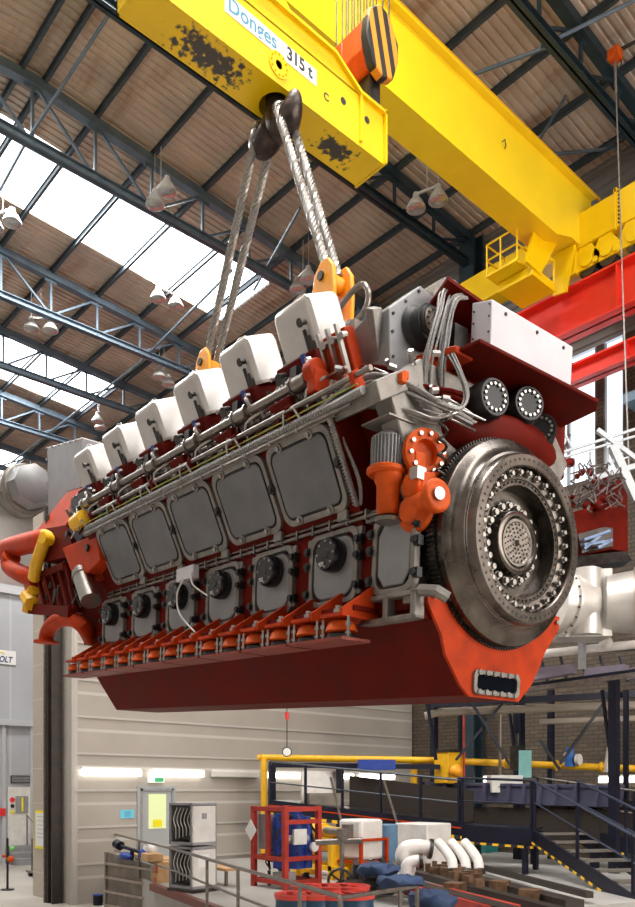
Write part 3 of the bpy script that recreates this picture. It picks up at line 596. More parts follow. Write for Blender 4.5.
# ---------------- free end (far left): auxiliaries
m = MB(); m.ext([(-5.3, -1.18, .98), (-6.0, -1.18, 1.0), (-6.9, -1.15, 1.10), (-7.4, -1.1, 1.55), (-6.7, -1.1, 1.95), (-6.1, -1.1, 1.88), (-5.8, -1.12, 1.5)], (0, .04, 0)); P(m, 'free_end_panel', R_)
def E_(px, py, y): return eh(px, py, 1, y)
m = MB(); q = [E_(37, 530, -1.25), E_(67, 492, -1.1), E_(87, 486, -1.1), E_(66, 525, -1.25), ]; q2 = [E_(37, 530, -1.25), E_(66, 525, -1.25), E_(75, 555, -1.25), E_(44, 562, -1.25)]
m.ext(q, (0.1, .7, .1)); P(m, 'orange_top_cover', RO)
m = MB(); m.ext(q2, (0, .6, 0)); P(m, 'orange_side_cover', R_)  # cover side in the shaded red, its top in the lit one
m = MB(); m.ext([E_(62, 548, -1.3), E_(96, 533, -1.3), E_(100, 560, -1.3), E_(88, 572, -1.3), E_(73, 577, -1.3)], (0, .5, 0)); fb = P(m, 'oil_filter_housing', RO, bevel=.015)
m = MB(); c = E_(88, 548, -1.31); m.cyl(c, c + Vector((0, -.03, 0)), .05, 14); P(m, 'housing_port', SD, fb)
a = E_(82, 573, -1.25); b = E_(91, 601, -1.25); m = MB(); m.cyl(a, b, .145, 24); m.cyl(a, a + (a - b).normalized() * .07, .10, 16); m.cyl(a + (b - a) * .12, a + (b - a) * .16, .16, 24); P(m, 'silver_canister', CH)
m = MB(); m.tube([E_(4, 552, -1.25), E_(10, 548, -1.25), E_(38, 541, -1.25), E_(48, 540, -1.2)], .17, 16, smooth_path=4); m.tube([E_(12, 556, -1.3), E_(10, 566, -1.3), E_(22, 574, -1.3), E_(36, 578, -1.2)], .15, 14, smooth_path=4); P(m, 'orange_coolant_pipe', RO)
m = MB(); m.tube([E_(47, 533, -1.35), E_(42, 548, -1.35), E_(36, 566, -1.35), E_(34, 578, -1.3)], .095, 14, smooth_path=4); c = E_(51, 540, -1.3); m.cyl(c, c + Vector((.05, -.15, 0)), .09, 14); c = E_(84, 517, -1.38); m.tube([c, E_(75, 524, -1.38)], .10, 12); P(m, 'yellow_coolant_pipes', YP)
m = MB(); m.tube([E_(34, 590, -1.25), E_(30, 600, -1.25), E_(28, 612, -1.25)], .10, 10); m.tube([E_(27, 596, -1.3), E_(32, 604, -1.3)], .12, 8); P(m, 'yellow_elbow', YP)
m = MB()
for i in range(5): p0 = E_(38 + 7 * i, 577 - 3 * i, -1.2); p1 = E_(47 + 7 * i, 612 - 1 * i, -1.2); m.bar(p0, p1, .05, .05)
m.bar(E_(36, 578, -1.2), E_(66, 566, -1.2), .1); m.bar(E_(30, 609, -1.22), E_(72, 612, -1.22), .12, .16); P(m, 'cooler_frame', R_)
m = MB(); m.ext([E_(71, 499, -1.28), E_(86, 489, -1.28), E_(95, 500, -1.28), E_(93, 522, -1.28), E_(78, 543, -1.28), E_(69, 530, -1.28)], (0, .05, 0)); P(m, 'cover_opening', BK)  # black plate standing in for the shade inside the opening
m = MB(); m.ext([E_(36, 574, -1.0), E_(66, 566, -1.0), E_(78, 612, -1.0), E_(46, 618, -1.0)], (0, .5, 0)); P(m, 'plate_cooler', R_)
m = MB(); m.ext([E_(22, 572, -1.1), E_(36, 570, -1.1), E_(44, 612, -1.1), E_(28, 612, -1.1)], (0, .3, 0)); P(m, 'orange_end_bracket', OR)
m = MB(); m.ext([E_(70, 575, -.9), E_(100, 560, -.9), E_(112, 600, -.9), E_(108, 645, -.9), E_(84, 645, -.9), E_(80, 612, -.9)], (0, .9, 0)); P(m, 'pump_housing', R_)
m = MB(); m.tube([E_(46, 641, -1.2), E_(48, 631, -1.2), E_(57, 621, -1.2), E_(71, 619, -1.15), E_(83, 626, -1.1), E_(90, 638, -.9)], .115, 18, smooth_path=4); c = E_(46, 641, -1.2); m.cyl(c, c + Vector((0, 0, -.035)), .19, 20); P(m, 'drain_elbow', RO)
m = MB()
for i in range(46):
    px = rnd.uniform(45, 98); py = rnd.uniform(515, 602) if px < 80 else rnd.uniform(505, 545); p = E_(px, py, -1.22 + rnd.uniform(0, .2)); m.tube([p, p + Vector((rnd.uniform(-.15, .15), -.03, rnd.uniform(-.15, .15))), p + Vector((rnd.uniform(-.2, .2), 0, rnd.uniform(-.25, .1)))], rnd.uniform(.012, .03), 6, smooth_path=3)
P(m, 'small_lines', SD)
m = MB()
for i in range(24):
    px = rnd.uniform(66, 100); py = 528 - (px - 66) * .75 + rnd.uniform(-12, 10); p = E_(px, py, -1.1); m.cyl(p, p + Vector((rnd.uniform(-.12, .12), -.08, rnd.uniform(-.1, .1))), rnd.uniform(.015, .04), 6)
P(m, 'line_fittings', PP)
# turbocharger and its exhaust casing
yT = -.9
m = MB(); m.ext([E_(47, 447, yT), E_(82, 437, yT), E_(80, 500, yT), E_(48, 515, yT)], (0, 1.5, 0)); tc_ = P(m, 'exhaust_casing', GL, bevel=.02)
m = MB()
for t in range(7):
    for A, B in (((47, 447), (82, 437)), ((47, 447), (48, 515))): m.cyl(E_(A[0] + (B[0] - A[0]) * t / 6, A[1] + (B[1] - A[1]) * t / 6 + 1.5, yT), E_(A[0] + (B[0] - A[0]) * t / 6, A[1] + (B[1] - A[1]) * t / 6 + 1.5, yT) + Vector((0, -.02, 0)), .02, 6)
P(m, 'casing_rivets', CH, tc_)
bc = E_(27, 489, -.75); m = MB(); m.lathe([(-.1, .42), (.0, .44), (.42, .44), (.52, .38), (.54, .2), (.54, .01)], bc, (-1, 0, 0), 40); tb = P(m, 'turbocharger_silencer', AL)
m = MB()
for i in range(16): m.cyl(bc + Vector((-.03 - .025 * i, -.42, -.12)), bc + Vector((-.03 - .025 * i, -.46, -.12)), .018, 6)
m.lathe([(0, .44), (.02, .46), (.04, .44)], bc, (-1, 0, 0), 40, False); m.lathe([(.38, .44), (.40, .46), (.42, .44)], bc, (-1, 0, 0), 40, False); P(m, 'silencer_band', PP, tb)
m = MB(); m.lathe([(-.5, .24), (-.42, .36), (-.08, .41)], bc, (-1, 0, 0), 8); P(m, 'turbine_casing', GL, tb)
# ================================================================== BUILDING
RY = 7.7                      # ridge line
def roofz(y): return 19.86 - .067 * abs(y - RY)
TX = [1.5, -3.7, -9.0, -14.45, -18.75, -25.15, -29.3, -33.8, -38.6, -43.5]
YA, YB = -3.8, 19.6; XA, XB = -44.0, 12.0
ROOF = mat('roof_sheet', (.56, .45, .36), .55, .1, .16, .8)
def _rust(m):   # rusty run marks beside the purlins
    N, Lk = nodes(m); b = N['Principled BSDF']; src = b.inputs['Base Color'].links[0].from_socket
    tc = N.new('ShaderNodeTexCoord'); mp = N.new('ShaderNodeVectorMath'); mp.operation = 'MULTIPLY'; mp.inputs[1].default_value = (.35, 2.0, 1); Lk.new(tc.outputs['Object'], mp.inputs[0])
    nz = N.new('ShaderNodeTexNoise'); nz.inputs['Scale'].default_value = .9; nz.inputs['Detail'].default_value = 7; Lk.new(mp.outputs[0], nz.inputs['Vector'])
    mr = N.new('ShaderNodeMapRange'); mr.inputs['From Min'].default_value = .54; mr.inputs['From Max'].default_value = .74; mr.inputs['To Max'].default_value = .75; Lk.new(nz.outputs['Fac'], mr.inputs['Value'])
    mx = N.new('ShaderNodeMix'); mx.data_type = 'RGBA'; Lk.new(mr.outputs[0], mx.inputs['Factor']); Lk.new(src, mx.inputs[6]); mx.inputs[7].default_value = (.30, .15, .07, 1); Lk.new(mx.outputs[2], b.inputs['Base Color'])
_rust(ROOF)
sky = [(-23.3, -20.5, -2.5, 16.4), (-33.1, -30.0, -2.5, 15.9), (-42.6, -39.6, -2.5, 16.0), (-13.6, -11.0, -2.5, 8.6), (-6.5, -4.2, -2.5, 6.5), (3.0, 6.5, -2.5, 17)]  # last three strips lie out of view, added to light the engine
def corr(m, x0, x1, y0, y1, fz, per=.2, h=.04):
    n = max(1, round((x1 - x0) / per)); p = (x1 - x0) / n; xs = []
    for i in range(n): xs += [(x0 + i * p, 0), (x0 + (i + .52) * p, 0), (x0 + (i + .60) * p, 1), (x0 + (i + .92) * p, 1)]
    xs.append((x1, 0)); vs = []
    for y in (y0, y1): vs += [Vector((x, y, fz(y) + k * h)) for x, k in xs]
    k = len(xs); m.add(vs, [(i, i + 1, k + i + 1, k + i) for i in range(k - 1)])
xs = sorted({XA, XB} | {a for s in sky for a in s[:2]})
m = MB()
for a, b in zip(xs, xs[1:]):
    s = [q for q in sky if q[0] <= a + .01 and q[1] >= b - .01]
    if s: segs = [(YA, s[0][2]), (s[0][3], YB)]
    else: segs = [(YA, YB)]
    for y0, y1 in segs:
        if y0 < RY < y1: corr(m, a, b, y0, RY, roofz); corr(m, a, b, RY, y1, roofz)
        else: corr(m, a, b, y0, y1, roofz)
struct(m, 'ceiling', ROOF)
for i, (x0, x1, y0, y1) in enumerate(sky):
    m = MB(); ys = [y0] + ([RY] if y0 < RY < y1 else []) + [y1]
    for p, q in zip(ys, ys[1:]): m.loft([[Vector((x, y, z)) for x, z in ((x0 - .1, roofz(y) + .08), (x1 + .1, roofz(y) + .08), (x1 + .1, roofz(y) + .12), (x0 - .1, roofz(y) + .12))] for y in (p, q)])
    struct(m, 'window_%d' % (i + 3), SKY)
# purlins (continuous along the hall), 1.62 m apart
py_ = [RY - .28, RY + .28] + [RY + s * 1.62 * k for k in range(1, 8) for s in (-1, 1) if YA < RY + s * 1.62 * k < YB]
for y in py_:
    m = MB(); z = roofz(y) - .09; m.bb(XA, XB, y - .04, y + .04, z + .05, z + .07); m.bb(XA, XB, y - .01, y + .01, z - .10, z + .06); m.bb(XA, XB, y - .04, y + .04, z - .12, z - .10)
    tag(m.build('trim_roof_purlin', PURL), 'dark blue-grey steel purlin running the length of the hall under the roof sheets', 'roof beam', 'roof purlins', 'structure')
# trusses
names = {1.5: 'truss above and right of the yellow crane', -3.7: 'truss high at the right, nearest the camera', -9.0: 'roof truss crossing above the yellow crane girder at top right',
 -14.45: 'roof truss ending at the dark column beside the crane platform', -18.75: 'roof truss in front of the large white skylight at left', -25.15: 'roof truss just beyond the large skylight, above the silver hoods',
 -29.3: 'third roof truss from the large skylight, beyond the small skylight edge', -33.8: 'roof truss beyond the second skylight at the left edge', -38.6: 'far roof truss above the silver turbocharger casing', -43.5: 'farthest roof truss at the end of the hall'}
for X in TX:
    t = empty('roof_truss', (X, RY, 18.1), 'blue-grey steel ' + names[X], 'roof truss', 'roof trusses')
    mt = TD if X > -16 else TL  # far trusses take the brightened copy of the steel
    zc = lambda y: roofz(y) - .27 - 18.1
    def L3(y, z): return (0, y - RY, z)
    m = MB(); y0, y1 = YA + .3, YB - .4
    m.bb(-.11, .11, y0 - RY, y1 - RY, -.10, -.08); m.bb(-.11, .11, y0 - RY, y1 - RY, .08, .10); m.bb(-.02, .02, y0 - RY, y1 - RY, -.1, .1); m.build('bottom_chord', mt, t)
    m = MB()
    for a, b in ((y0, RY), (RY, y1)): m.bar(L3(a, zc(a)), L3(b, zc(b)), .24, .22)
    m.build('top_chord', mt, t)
    ns = [RY + 1.62 * k for k in range(-7, 8) if y0 < RY + 1.62 * k < y1]
    for i, y in enumerate(ns):
        m = MB(); m.bar(L3(y, 0), L3(y, zc(y)), .07, .07); m.build('web_post', mt, t)
        if i + 1 < len(ns):
            if y < RY + 3.1: a, b = L3(y, zc(y)), L3(ns[i + 1], 0)
            else: a, b = L3(y, 0), L3(ns[i + 1], zc(ns[i + 1]))
            m = MB(); m.bar(a, b, .06, .06); m.build('web_diagonal', mt, t)
    for y in ns: MB().box(L3(y, zc(y) - .12), (.03, .4, .16)).build('gusset_plate', mt, t)
# wind bracing rods between trusses
BR = [((-18.75, 7.7, 18.15), (-9.0, 4.5, 19.0), .045)]
def rod(a, b, r, label): tag(MB().cyl(a, b, r, 8).build('bracing_rod', TL), label, 'bracing rod', 'roof bracing rods')
A = [(hit(115, 5, 2, 19.3), hit(26, 142, 2, 18.2), 'long brace running from the big truss node up towards the yellow beam end'),
     (hit(26, 142, 2, 18.2), hit(0, 190, 2, 18.3), 'brace end crossing the large skylight at the left edge'),
     (hit(232, 120 + 150, 2, 18.2), hit(140, 362, 2, 18.2), 'thin brace rising behind the silver hoods below the skylight'),
     (hit(140, 362, 2, 18.2), hit(12, 462, 2, 18.2), 'far thin brace running down left over the small skylight'),
     (hit(300, 208, 2, 18.2), hit(254, 290, 2, 18.2), 'brace between the two pairs of sling ropes'),
     (hit(430, 58, 2, 18.2), hit(385, 100, 2, 18.6), 'short brace behind the crane girder rim'),
     (hit(540, 47, 2, 18.2), hit(635, 0, 2, 19.), 'light brace at the top right corner above the red sensor box'),
     (hit(553, 45, 2, 18.2), hit(445, 85, 2, 18.9), 'brace running left from the right-hand truss towards the girder'),
     (hit(566, 96, 2, 18.9), hit(533, 150, 2, 18.9), 'dark brace behind the right-hand truss above the girder'),
     (hit(620, 148, 2, 18.9), hit(545, 155, 2, 19.1), 'thin dark horizontal brace above the girder end')]
for a, b, l in A: rod(a, b, .04, l)
# columns
for X, lab in ((-14.45, 'dark teal steel column at the side wall, beside the yellow crane platform'), (-9.0, 'tall blue-grey steel column at the right edge by the bright windows'), (-18.75, 'steel column hidden behind the engine hoods'), (-25.15, 'steel column beyond the hoods'), (-29.3, 'steel column far left behind the hoods'), (-33.8, 'steel column behind the silver turbocharger casing'), (-38.6, 'blue-grey steel column below the silver turbocharger barrel')):
    t = empty('steel_column', (X, 19.15, 0), lab, 'column', 'hall columns'); h = 19.0; mt = TD if X == -14.45 else mat('column_paint_lit', (.16, .24, .32), .45, .2, .1, 2)  # window light on these columns is put into the paler paint
    m = MB(); m.bb(-.26, .26, -.24, -.19, 0, h); m.bb(-.26, .26, .19, .24, 0, h); m.bb(-.03, .03, -.2, .2, 0, h); m.build('column_section', mt, t)
    m = MB(); m.bb(-.34, .34, -.34, .34, 0, .06); m.build('base_plate', mt, t)
    m = MB()
    for z in (12.1, 13.2): m.bb(-.30, .30, -1.0 if z > 13 else -.9, .2, z - .22, z)
    m.build('crane_bracket', mt, t)
# floor, platform
CONC = mat('concrete_floor', (.33, .30, .26), .6, 0, .12, .8, .05, 20)
TILE = mat('platform_floor_paint', (.38, .37, .345), .5, 0, .08, 1.5)
struct(MB().bb(XA, XB, YA - .2, YB + 1, -.2, 0), 'floor', CONC)
ra = hit(155, 884, 2, .8); rb = hit(222, 907, 2, .8)
KP = [Vector((-16.99, 8.95, 0)), Vector((ra.x, ra.y, 0)), Vector((rb.x, rb.y, 0)), Vector((-6.6, 6.5, 0)), Vector((-6.6, 10.5, 0)), Vector((-5.5, 14.5, 0)), Vector((11, 18, 0)), Vector((11, 19.4, 0)), Vector((-16.99, 19.4, 0))]
m = MB(); m.ext([p + Vector((0, 0, .02)) for p in KP], (0, 0, .78)); struct(m, 'floor_raised', TILE)
KERB = mat('kerb_brown', (.16, .045, .03), .5, 0, .15, 6)
m = MB(); m.bar(KP[1] + Vector((-.1, 0, .74)), KP[2] + Vector((0, -.03, .74)), .12, .13); m.bar(KP[2] + Vector((0, -.03, .74)), KP[3] + Vector((0, -.03, .74)), .12, .13); struct(m, 'trim_1', KERB)
# walls
def wallmat(name, c1, c2, ax, per, th, off=0, rough=.55):
    m = mat(name, c1, rough, 0, .06, .7); N, Lk = nodes(m); b = N['Principled BSDF']; src = b.inputs['Base Color'].links[0].from_socket
    tc = N.new('ShaderNodeTexCoord'); sx = N.new('ShaderNodeSeparateXYZ'); Lk.new(tc.outputs['Object'], sx.inputs[0])
    a = N.new('ShaderNodeMath'); a.operation = 'ADD'; a.inputs[1].default_value = off; Lk.new(sx.outputs[ax], a.inputs[0])
    d = N.new('ShaderNodeMath'); d.operation = 'MODULO'; d.inputs[1].default_value = per; Lk.new(a.outputs[0], d.inputs[0])
    g = N.new('ShaderNodeMath'); g.operation = 'LESS_THAN'; g.inputs[1].default_value = th; Lk.new(d.outputs[0], g.inputs[0])
    mx = N.new('ShaderNodeMix'); mx.data_type = 'RGBA'; Lk.new(g.outputs[0], mx.inputs['Factor']); Lk.new(src, mx.inputs[6]); mx.inputs[7].default_value = (*c2, 1)
    Lk.new(mx.outputs[2], b.inputs['Base Color']); return m
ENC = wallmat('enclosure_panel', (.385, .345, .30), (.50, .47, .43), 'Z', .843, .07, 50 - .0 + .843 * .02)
CX0, CY0 = -17.07, 7.94
struct(MB().bb(CX0 - .25, CX0, CY0, 19.5, 0, 9.6), 'wall_enclosure', ENC)
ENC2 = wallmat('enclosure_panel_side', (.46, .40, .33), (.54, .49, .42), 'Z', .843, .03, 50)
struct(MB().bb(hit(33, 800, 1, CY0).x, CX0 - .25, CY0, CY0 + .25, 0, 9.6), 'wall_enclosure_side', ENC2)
m = MB()
for k in range(10): z = .88 + .843 * k; m.bb(CX0 - .01, CX0 + .025, CY0, 19.4, z, z + .05)
m.bb(CX0, CX0 + .03, CY0, CY0 + .10, 0, 9.6); m.bb(CX0 - .3, CX0 + .01, CY0 - .03, CY0, 0, 9.6); struct(m, 'trim_2', mat('panel_joint', (.46, .43, .395), .5))
# dark column with channel in front of enclosure side
cpos = hit(53, 903, 2, 0)
t = empty('steel_column', (cpos.x, CY0 - .28, 0), 'dark brown steel column standing against the pale enclosure corner at lower left', 'column')
m = MB(); m.bb(-.17, -.04, -.02, .22, 0, 9.8); m.bb(-.04, .16, .10, .22, 0, 9.8); m.bb(.13, .18, -.02, .22, 0, 9.8); m.build('column_section', BRN, t)
m = MB(); m.bb(-.21, -.165, -.06, .0, 0, 9.8); m.build('steel_edge', PP, t)
# left partition wall
PARTW = wallmat('partition_panel', (.42, .43, .46), (.52, .53, .55), 'Y', 1.9, .06, 50)
WX = -28.3
struct(MB().bb(WX - .2, WX, YA, 17.0, 0, 9.7), 'wall_partition', PARTW)
m = MB(); m.bb(WX, WX + .12, YA, 17, 9.55, 9.85); zz = 2.6 + (790 - 722) / FL * 27.9; m.bb(WX, WX + .15, YA, 17, zz - .1, zz + .12)
for px in (3, 31): y = hit(px, 760, 0, WX).y; m.bb(WX, WX + .1, y - .06, y + .06, 0, zz)
struct(m, 'trim_3', mat('partition_trim', (.5, .5, .52), .5))
# side wall: brick low, corrugated high; end walls
BRICK = mat('side_brick', (.20, .155, .115), .8); N, Lk = nodes(BRICK); bt = N.new('ShaderNodeTexBrick'); bt.inputs['Color1'].default_value = (.125, .092, .062, 1); bt.inputs['Color2'].default_value = (.085, .062, .042, 1); bt.inputs['Mortar'].default_value = (.045, .035, .028, 1); bt.inputs['Scale'].default_value = 1; bt.inputs['Brick Width'].default_value = .30; bt.inputs['Row Height'].default_value = .11; bt.inputs['Mortar Size'].default_value = .012
tc = N.new('ShaderNodeTexCoord'); sx = N.new('ShaderNodeSeparateXYZ'); cb_ = N.new('ShaderNodeCombineXYZ'); Lk.new(tc.outputs['Object'], sx.inputs[0]); Lk.new(sx.outputs['X'], cb_.inputs['X']); Lk.new(sx.outputs['Z'], cb_.inputs['Y']); Lk.new(cb_.outputs[0], bt.inputs['Vector']); Lk.new(bt.outputs['Color'], N['Principled BSDF'].inputs['Base Color'])
YS = 19.6
WZ0, WZ1 = 10.9, 14.35
wins = [(-12.4, -10.72), (-10.52, -9.95), (-8.6, -6.6)]
m = MB(); m.bb(XA, XB, YS, YS + .3, 0, WZ0)
last = XA
for a, b in wins: m.bb(last, a, YS, YS + .3, WZ0, WZ1); last = b
m.bb(last, XB, YS, YS + .3, WZ0, WZ1); struct(m, 'wall_side', BRICK)
CORW = mat('corrugated_wall', (.26, .25, .24), .5, .2, .1, 1.2)
m = MB(); vs = []; zs = []; z = WZ1
while z < 19.4: zs += [(z, 0), (z + .10, 0), (z + .13, -.05), (z + .22, -.05)]; z += .25
for x in (XA, XB): vs += [Vector((x, YS + d, zz_)) for zz_, d in zs]
k = len(zs); m.add(vs, [(i, i + 1, k + i + 1, k + i) for i in range(k - 1)]); struct(m, 'wall_side_upper', CORW)
for i, (a, b) in enumerate(wins):
    o = struct(MB().bb(a, b, YS + .12, YS + .16, WZ0, WZ1), 'window_%d' % (i + 20), WIN)
    m = MB()
    for x in ([a + .02, (a + b) / 2, b - .02] if b - a > 1 else [a + .02, b - .02]): m.bb(x - .03, x + .03, YS + .02, YS + .12, WZ0, WZ1)
    if i == 0: m.bar((a + .2, YS + .05, WZ0), (a + .9, YS + .05, WZ0 + 1.4), .06)
    fr = m.build('window_frame', GRB); tag(fr, kind='structure')
struct(MB().bb(XA, XB, YA - .3, YA, 0, 19.2), 'wall_near', mat('near_wall', (.32, .30, .28), .8))
struct(MB().bb(XA - .3, XA, YA, YB, 0, 20), 'wall_far', mat('far_wall', (.42, .38, .34), .7))
m = MB(); m.bb(XB, XB + .3, YA, YB, 0, 4); m.bb(XB, XB + .3, YA, YB, 14, 20); m.bb(XB, XB + .3, YA, 4.5, 4, 14); struct(m, 'wall_end', BRICK)
struct(MB().bb(XB + .05, XB + .1, 4.5, YB, 4, 14), 'window_30', mat('end_glazing', (1, .96, .90), .4, emit=1.2))  # unseen glazing, sized to light the flywheel end and spare the near side
# ================================================================== RUNWAY BEAMS
def rail_beam(name, y, z0, z1, label, w=.36):
    t = empty(name, (-16, y, z0), label, 'crane beam')
    m = MB(); m.bb(-27, 28, -.03, .03, 0, z1 - z0); m.build('web_plate', CRED, t)
    m = MB(); m.bb(-27, 28, -w / 2, w / 2, z1 - z0 - .05, z1 - z0); m.build('top_flange', CRED, t)
    m = MB(); m.bb(-27, 28, -w / 2, w / 2, 0, .05); m.build('bottom_flange', CRED, t)
    for X in (-9.0, -14.45, -18.75, -25.15, -29.3, -33.8, -3.7, 1.5): MB().bb(X + 16 - .02, X + 16 + .02, -w / 2 + .02, w / 2 - .02, .05, z1 - z0 - .05).build('web_stiffener', CRED, t)
    return t
rw = rail_beam('crane_runway_beam', 17.6, 13.66, 14.75, 'large bright red runway beam carrying the yellow crane, upper of two', .5)
MB().bb(-27, 28, -.05, .05, 1.09, 1.15).build('crane_rail', SD, rw)
rail_beam('lower_runway_beam', 18.0, 12.66, 13.12, 'lower red beam running above the bright windows', .4)
# ================================================================== OVERHEAD CRANE
cr = empty('overhead_crane', (-10.2, 10, 15.4), 'bright yellow overhead bridge crane spanning the hall with access platform', 'crane')
GX0, GX1 = -10.62, -9.92
def LC(x, y, z): return Vector((x + 10.2, y - 10, z - 15.4))
def cbb(m, x0, x1, y0, y1, z0, z1): return m.bb(x0 + 10.2, x1 + 10.2, y0 - 10, y1 - 10, z0 - 15.4, z1 - 15.4)
m = MB(); m.ext([LC(GX1, y, z) for y, z in ((-3.0, 15.4), (16.35, 15.4), (17.0, 15.62), (17.9, 15.62), (17.9, 16.9), (-3, 16.9))], (GX0 - GX1, 0, 0)); P(m, 'box_girder', CRP, cr)
m = MB(); cbb(m, GX0 - .1, GX1 + .14, -3, 17.9, 16.9, 16.95); P(m, 'girder_flange', CRP, cr)
m = MB(); cbb(m, GX1 + .10, GX1 + .14, -3, 18.1, 16.95, 17.0)
P(m, 'walkway_edge', mat('yellow_edge', (.85, .40, .0), .4), cr)
m = MB(); cbb(m, GX0 - 3.2, GX1 + 4.5, 17.35, 17.85, 15.55, 16.35); P(m, 'end_truck', CR, cr, .01)
m = MB(); x0 = -9.0
m.box(LC(x0, 17.33, 15.95), (.05, .06, .95)); cbb(m, x0 - .04, x0 + .04, 17.30, 17.9, 16.33, 16.42); P(m, 'splice_plate', CR, cr, .005)
m = MB()
for i in range(9): m.cyl(LC(x0 + .08, 17.35, 15.6 + i * .09), LC(x0 + .08, 17.31, 15.6 + i * .09), .02, 6)
P(m, 'splice_bolts', SD, cr)
# bogie bracket legs, wheels
m = MB(); m.ext([LC(-9.95, 17.2, 15.56), LC(-10.54, 17.2, 15.62), LC(-10.54, 17.2, 14.6), LC(-10.18, 17.2, 14.55)], (0, .06, 0)); P(m, 'bogie_gusset', CR, cr)
m = MB(); cbb(m, -10.5, -10.0, 17.3, 17.8, 14.95, 15.55); P(m, 'bogie_cross_box', CR, cr)
for i, xa in enumerate((-9.75, -9.25, -8.6)):
    m = MB(); m.ext([LC(xa + a, 17.4, z) for a, z in ((-.34, 15.0), (.30, 15.0), (.34, 15.2), (.1, 15.55), (-.2, 15.55), (-.34, 15.3))], (0, .3, 0)); m.cyl(LC(xa, 17.4, 15.18), LC(xa, 17.34, 15.18), .16, 20); m.cyl(LC(xa + .22, 17.4, 15.08), LC(xa + .22, 17.35, 15.08), .07, 14); w_ = P(m, 'bogie_frame', CR, cr, .01)
    m = MB(); m.cyl(LC(xa, 17.45, 15.05), LC(xa, 17.7, 15.05), .22, 20); P(m, 'crane_wheel', SD, w_)
# hanging access platform
q = [hit(487, 250, 2, 14.7), hit(520, 270, 2, 14.7)]
m = MB(); cbb(m, -11.28, -10.45, 15.52, 16.3, 14.68, 14.74); cbb(m, -11.2, -10.28, 15.9, 16.9, 14.45, 14.66); P(m, 'access_platform', CR, cr, .01)
m = MB()
for x in (-11.28, -10.45):
    for y in (15.55, 16.25): m.cyl(LC(x, y, 14.7), LC(x, y, 15.45), .022, 8)
    for z in (15.08, 15.45): m.cyl(LC(x, 15.55, z), LC(x, 16.25, z), .02, 8)
for z in (15.08, 15.45): m.cyl(LC(-11.28, 15.55, z), LC(-10.45, 15.55, z), .02, 8)
m.cyl(LC(-10.9, 15.55, 14.7), LC(-10.9, 15.55, 15.45), .02, 8)
P(m, 'platform_railing', CR, cr)
m = MB(); m.ext([LC(-10.3, 16.9, 15.6), LC(-10.3, 15.9, 15.42), LC(-10.3, 15.62, 14.6), LC(-10.3, 16.2, 14.56)], (.06, 0, 0)); P(m, 'platform_hanger', CR, cr)
m = MB(); m.cyl(LC(-10.3, 16.85, 14.6), LC(-10.3, 16.85, 15.2), .025, 8); m.cyl(LC(-10.3, 16.25, 15.0), LC(-10.3, 16.85, 15.2), .02, 8); P(m, 'hanger_rail', CR, cr)
m = MB(); c = hit(502, 142, 0, GX1 + .01); m.tube([LC(c.x, c.y, c.z), LC(c.x + .06, c.y + .02, c.z + .03), LC(c.x + .06, c.y + .05, c.z - .08), LC(c.x + .01, c.y + .09, c.z - .10)], .014, 6); P(m, 'lifting_eye', SD, cr)
# ================================================================== LIFTING BEAM
lb = empty('lifting_beam', (0, 0, 0), 'yellow box lifting beam marked 315 t above the engine with scraped dark underside', 'lifting beam')
m = MB()
XN, XF = -7.30, -7.82
zb = 10.95; ya, yb = 4.13, 7.79
# hollow box with hook opening in the underside
m.bb(XN - .03, XN, ya, yb, zb, 11.62); m.bb(XF, XF + .03, ya, yb, zb, 11.62)
m.ext([Vector((XN, y, z)) for y, z in ((ya, 11.6), (yb - .5, 11.6), (6.85, 11.86), (4.9, 11.86), (ya, 11.62))], (XF - XN, 0, 0)); P(m, 'side_plates', BEAM, lb)
hx, hy, hr = -7.57, 6.12, .205
m = MB(); n = 48
outer = []
for i in range(n):
    a = 2 * PI * i / n; dx, dy = math.cos(a), math.sin(a)
    s = min((abs((XN - .032 - hx) / dx) if dx > 0 else abs((XF + .032 - hx) / dx)) if abs(dx) > 1e-6 else 9e9, (abs((yb - .032 - hy) / dy) if dy > 0 else abs((ya + .032 - hy) / dy)) if abs(dy) > 1e-6 else 9e9)
    outer.append((hx + dx * s, hy + dy * s))
for cxx, cyy in ((XN - .032, yb - .032), (XF + .032, yb - .032), (XN - .032, ya + .032), (XF + .032, ya + .032)):
    j = min(range(n), key=lambda i: abs(math.atan2(outer[i][1] - hy, outer[i][0] - hx) - math.atan2(cyy - hy, cxx - hx))); outer[j] = (cxx, cyy)
inner = [(hx + hr * math.cos(2 * PI * i / n), hy + hr * .92 * math.sin(2 * PI * i / n)) for i in range(n)]
ringplate(m, outer, inner, lambda x, y: Vector((x, y, zb)), Vector((0, 0, .03))); P(m, 'bottom_plate', BEAM, lb)
m = MB()
for i in range(n): pass
ringplate(m, [(hx + (hr + .012) * math.cos(2 * PI * i / n), hy + (hr + .012) * .92 * math.sin(2 * PI * i / n)) for i in range(n)], inner, lambda x, y: Vector((x, y, zb + .02)), Vector((0, 0, .5))); P(m, 'hook_well', BEAM, lb)
m = MB(); m.bb(XF - .02, XN + .05, yb - .03, yb, zb - .01, 11.66); m.bb(XF, XN, ya, ya + .03, zb, 11.62); P(m, 'end_plate', BEAM, lb)
m = MB(); m.bb(XN, XN + .035, 7.30, 7.34, 11.0, 11.6); m.ext([(XN, yb, 11.60), (XN, 7.3, 11.60), (XN, 6.85, 11.84), (XN, 4.9, 11.86), (XN, 4.9, 11.9), (XN, 6.86, 11.88), (XN, 7.32, 11.64), (XN, yb, 11.64)], (.05, 0, 0)); P(m, 'stiffener', BEAM, lb)
m = MB()
for y, z, r in ((7.02, 11.36, .045), (7.45, 11.36, .045)): m.cyl((XN, y, z), (XN + .006, y, z), r, 20)
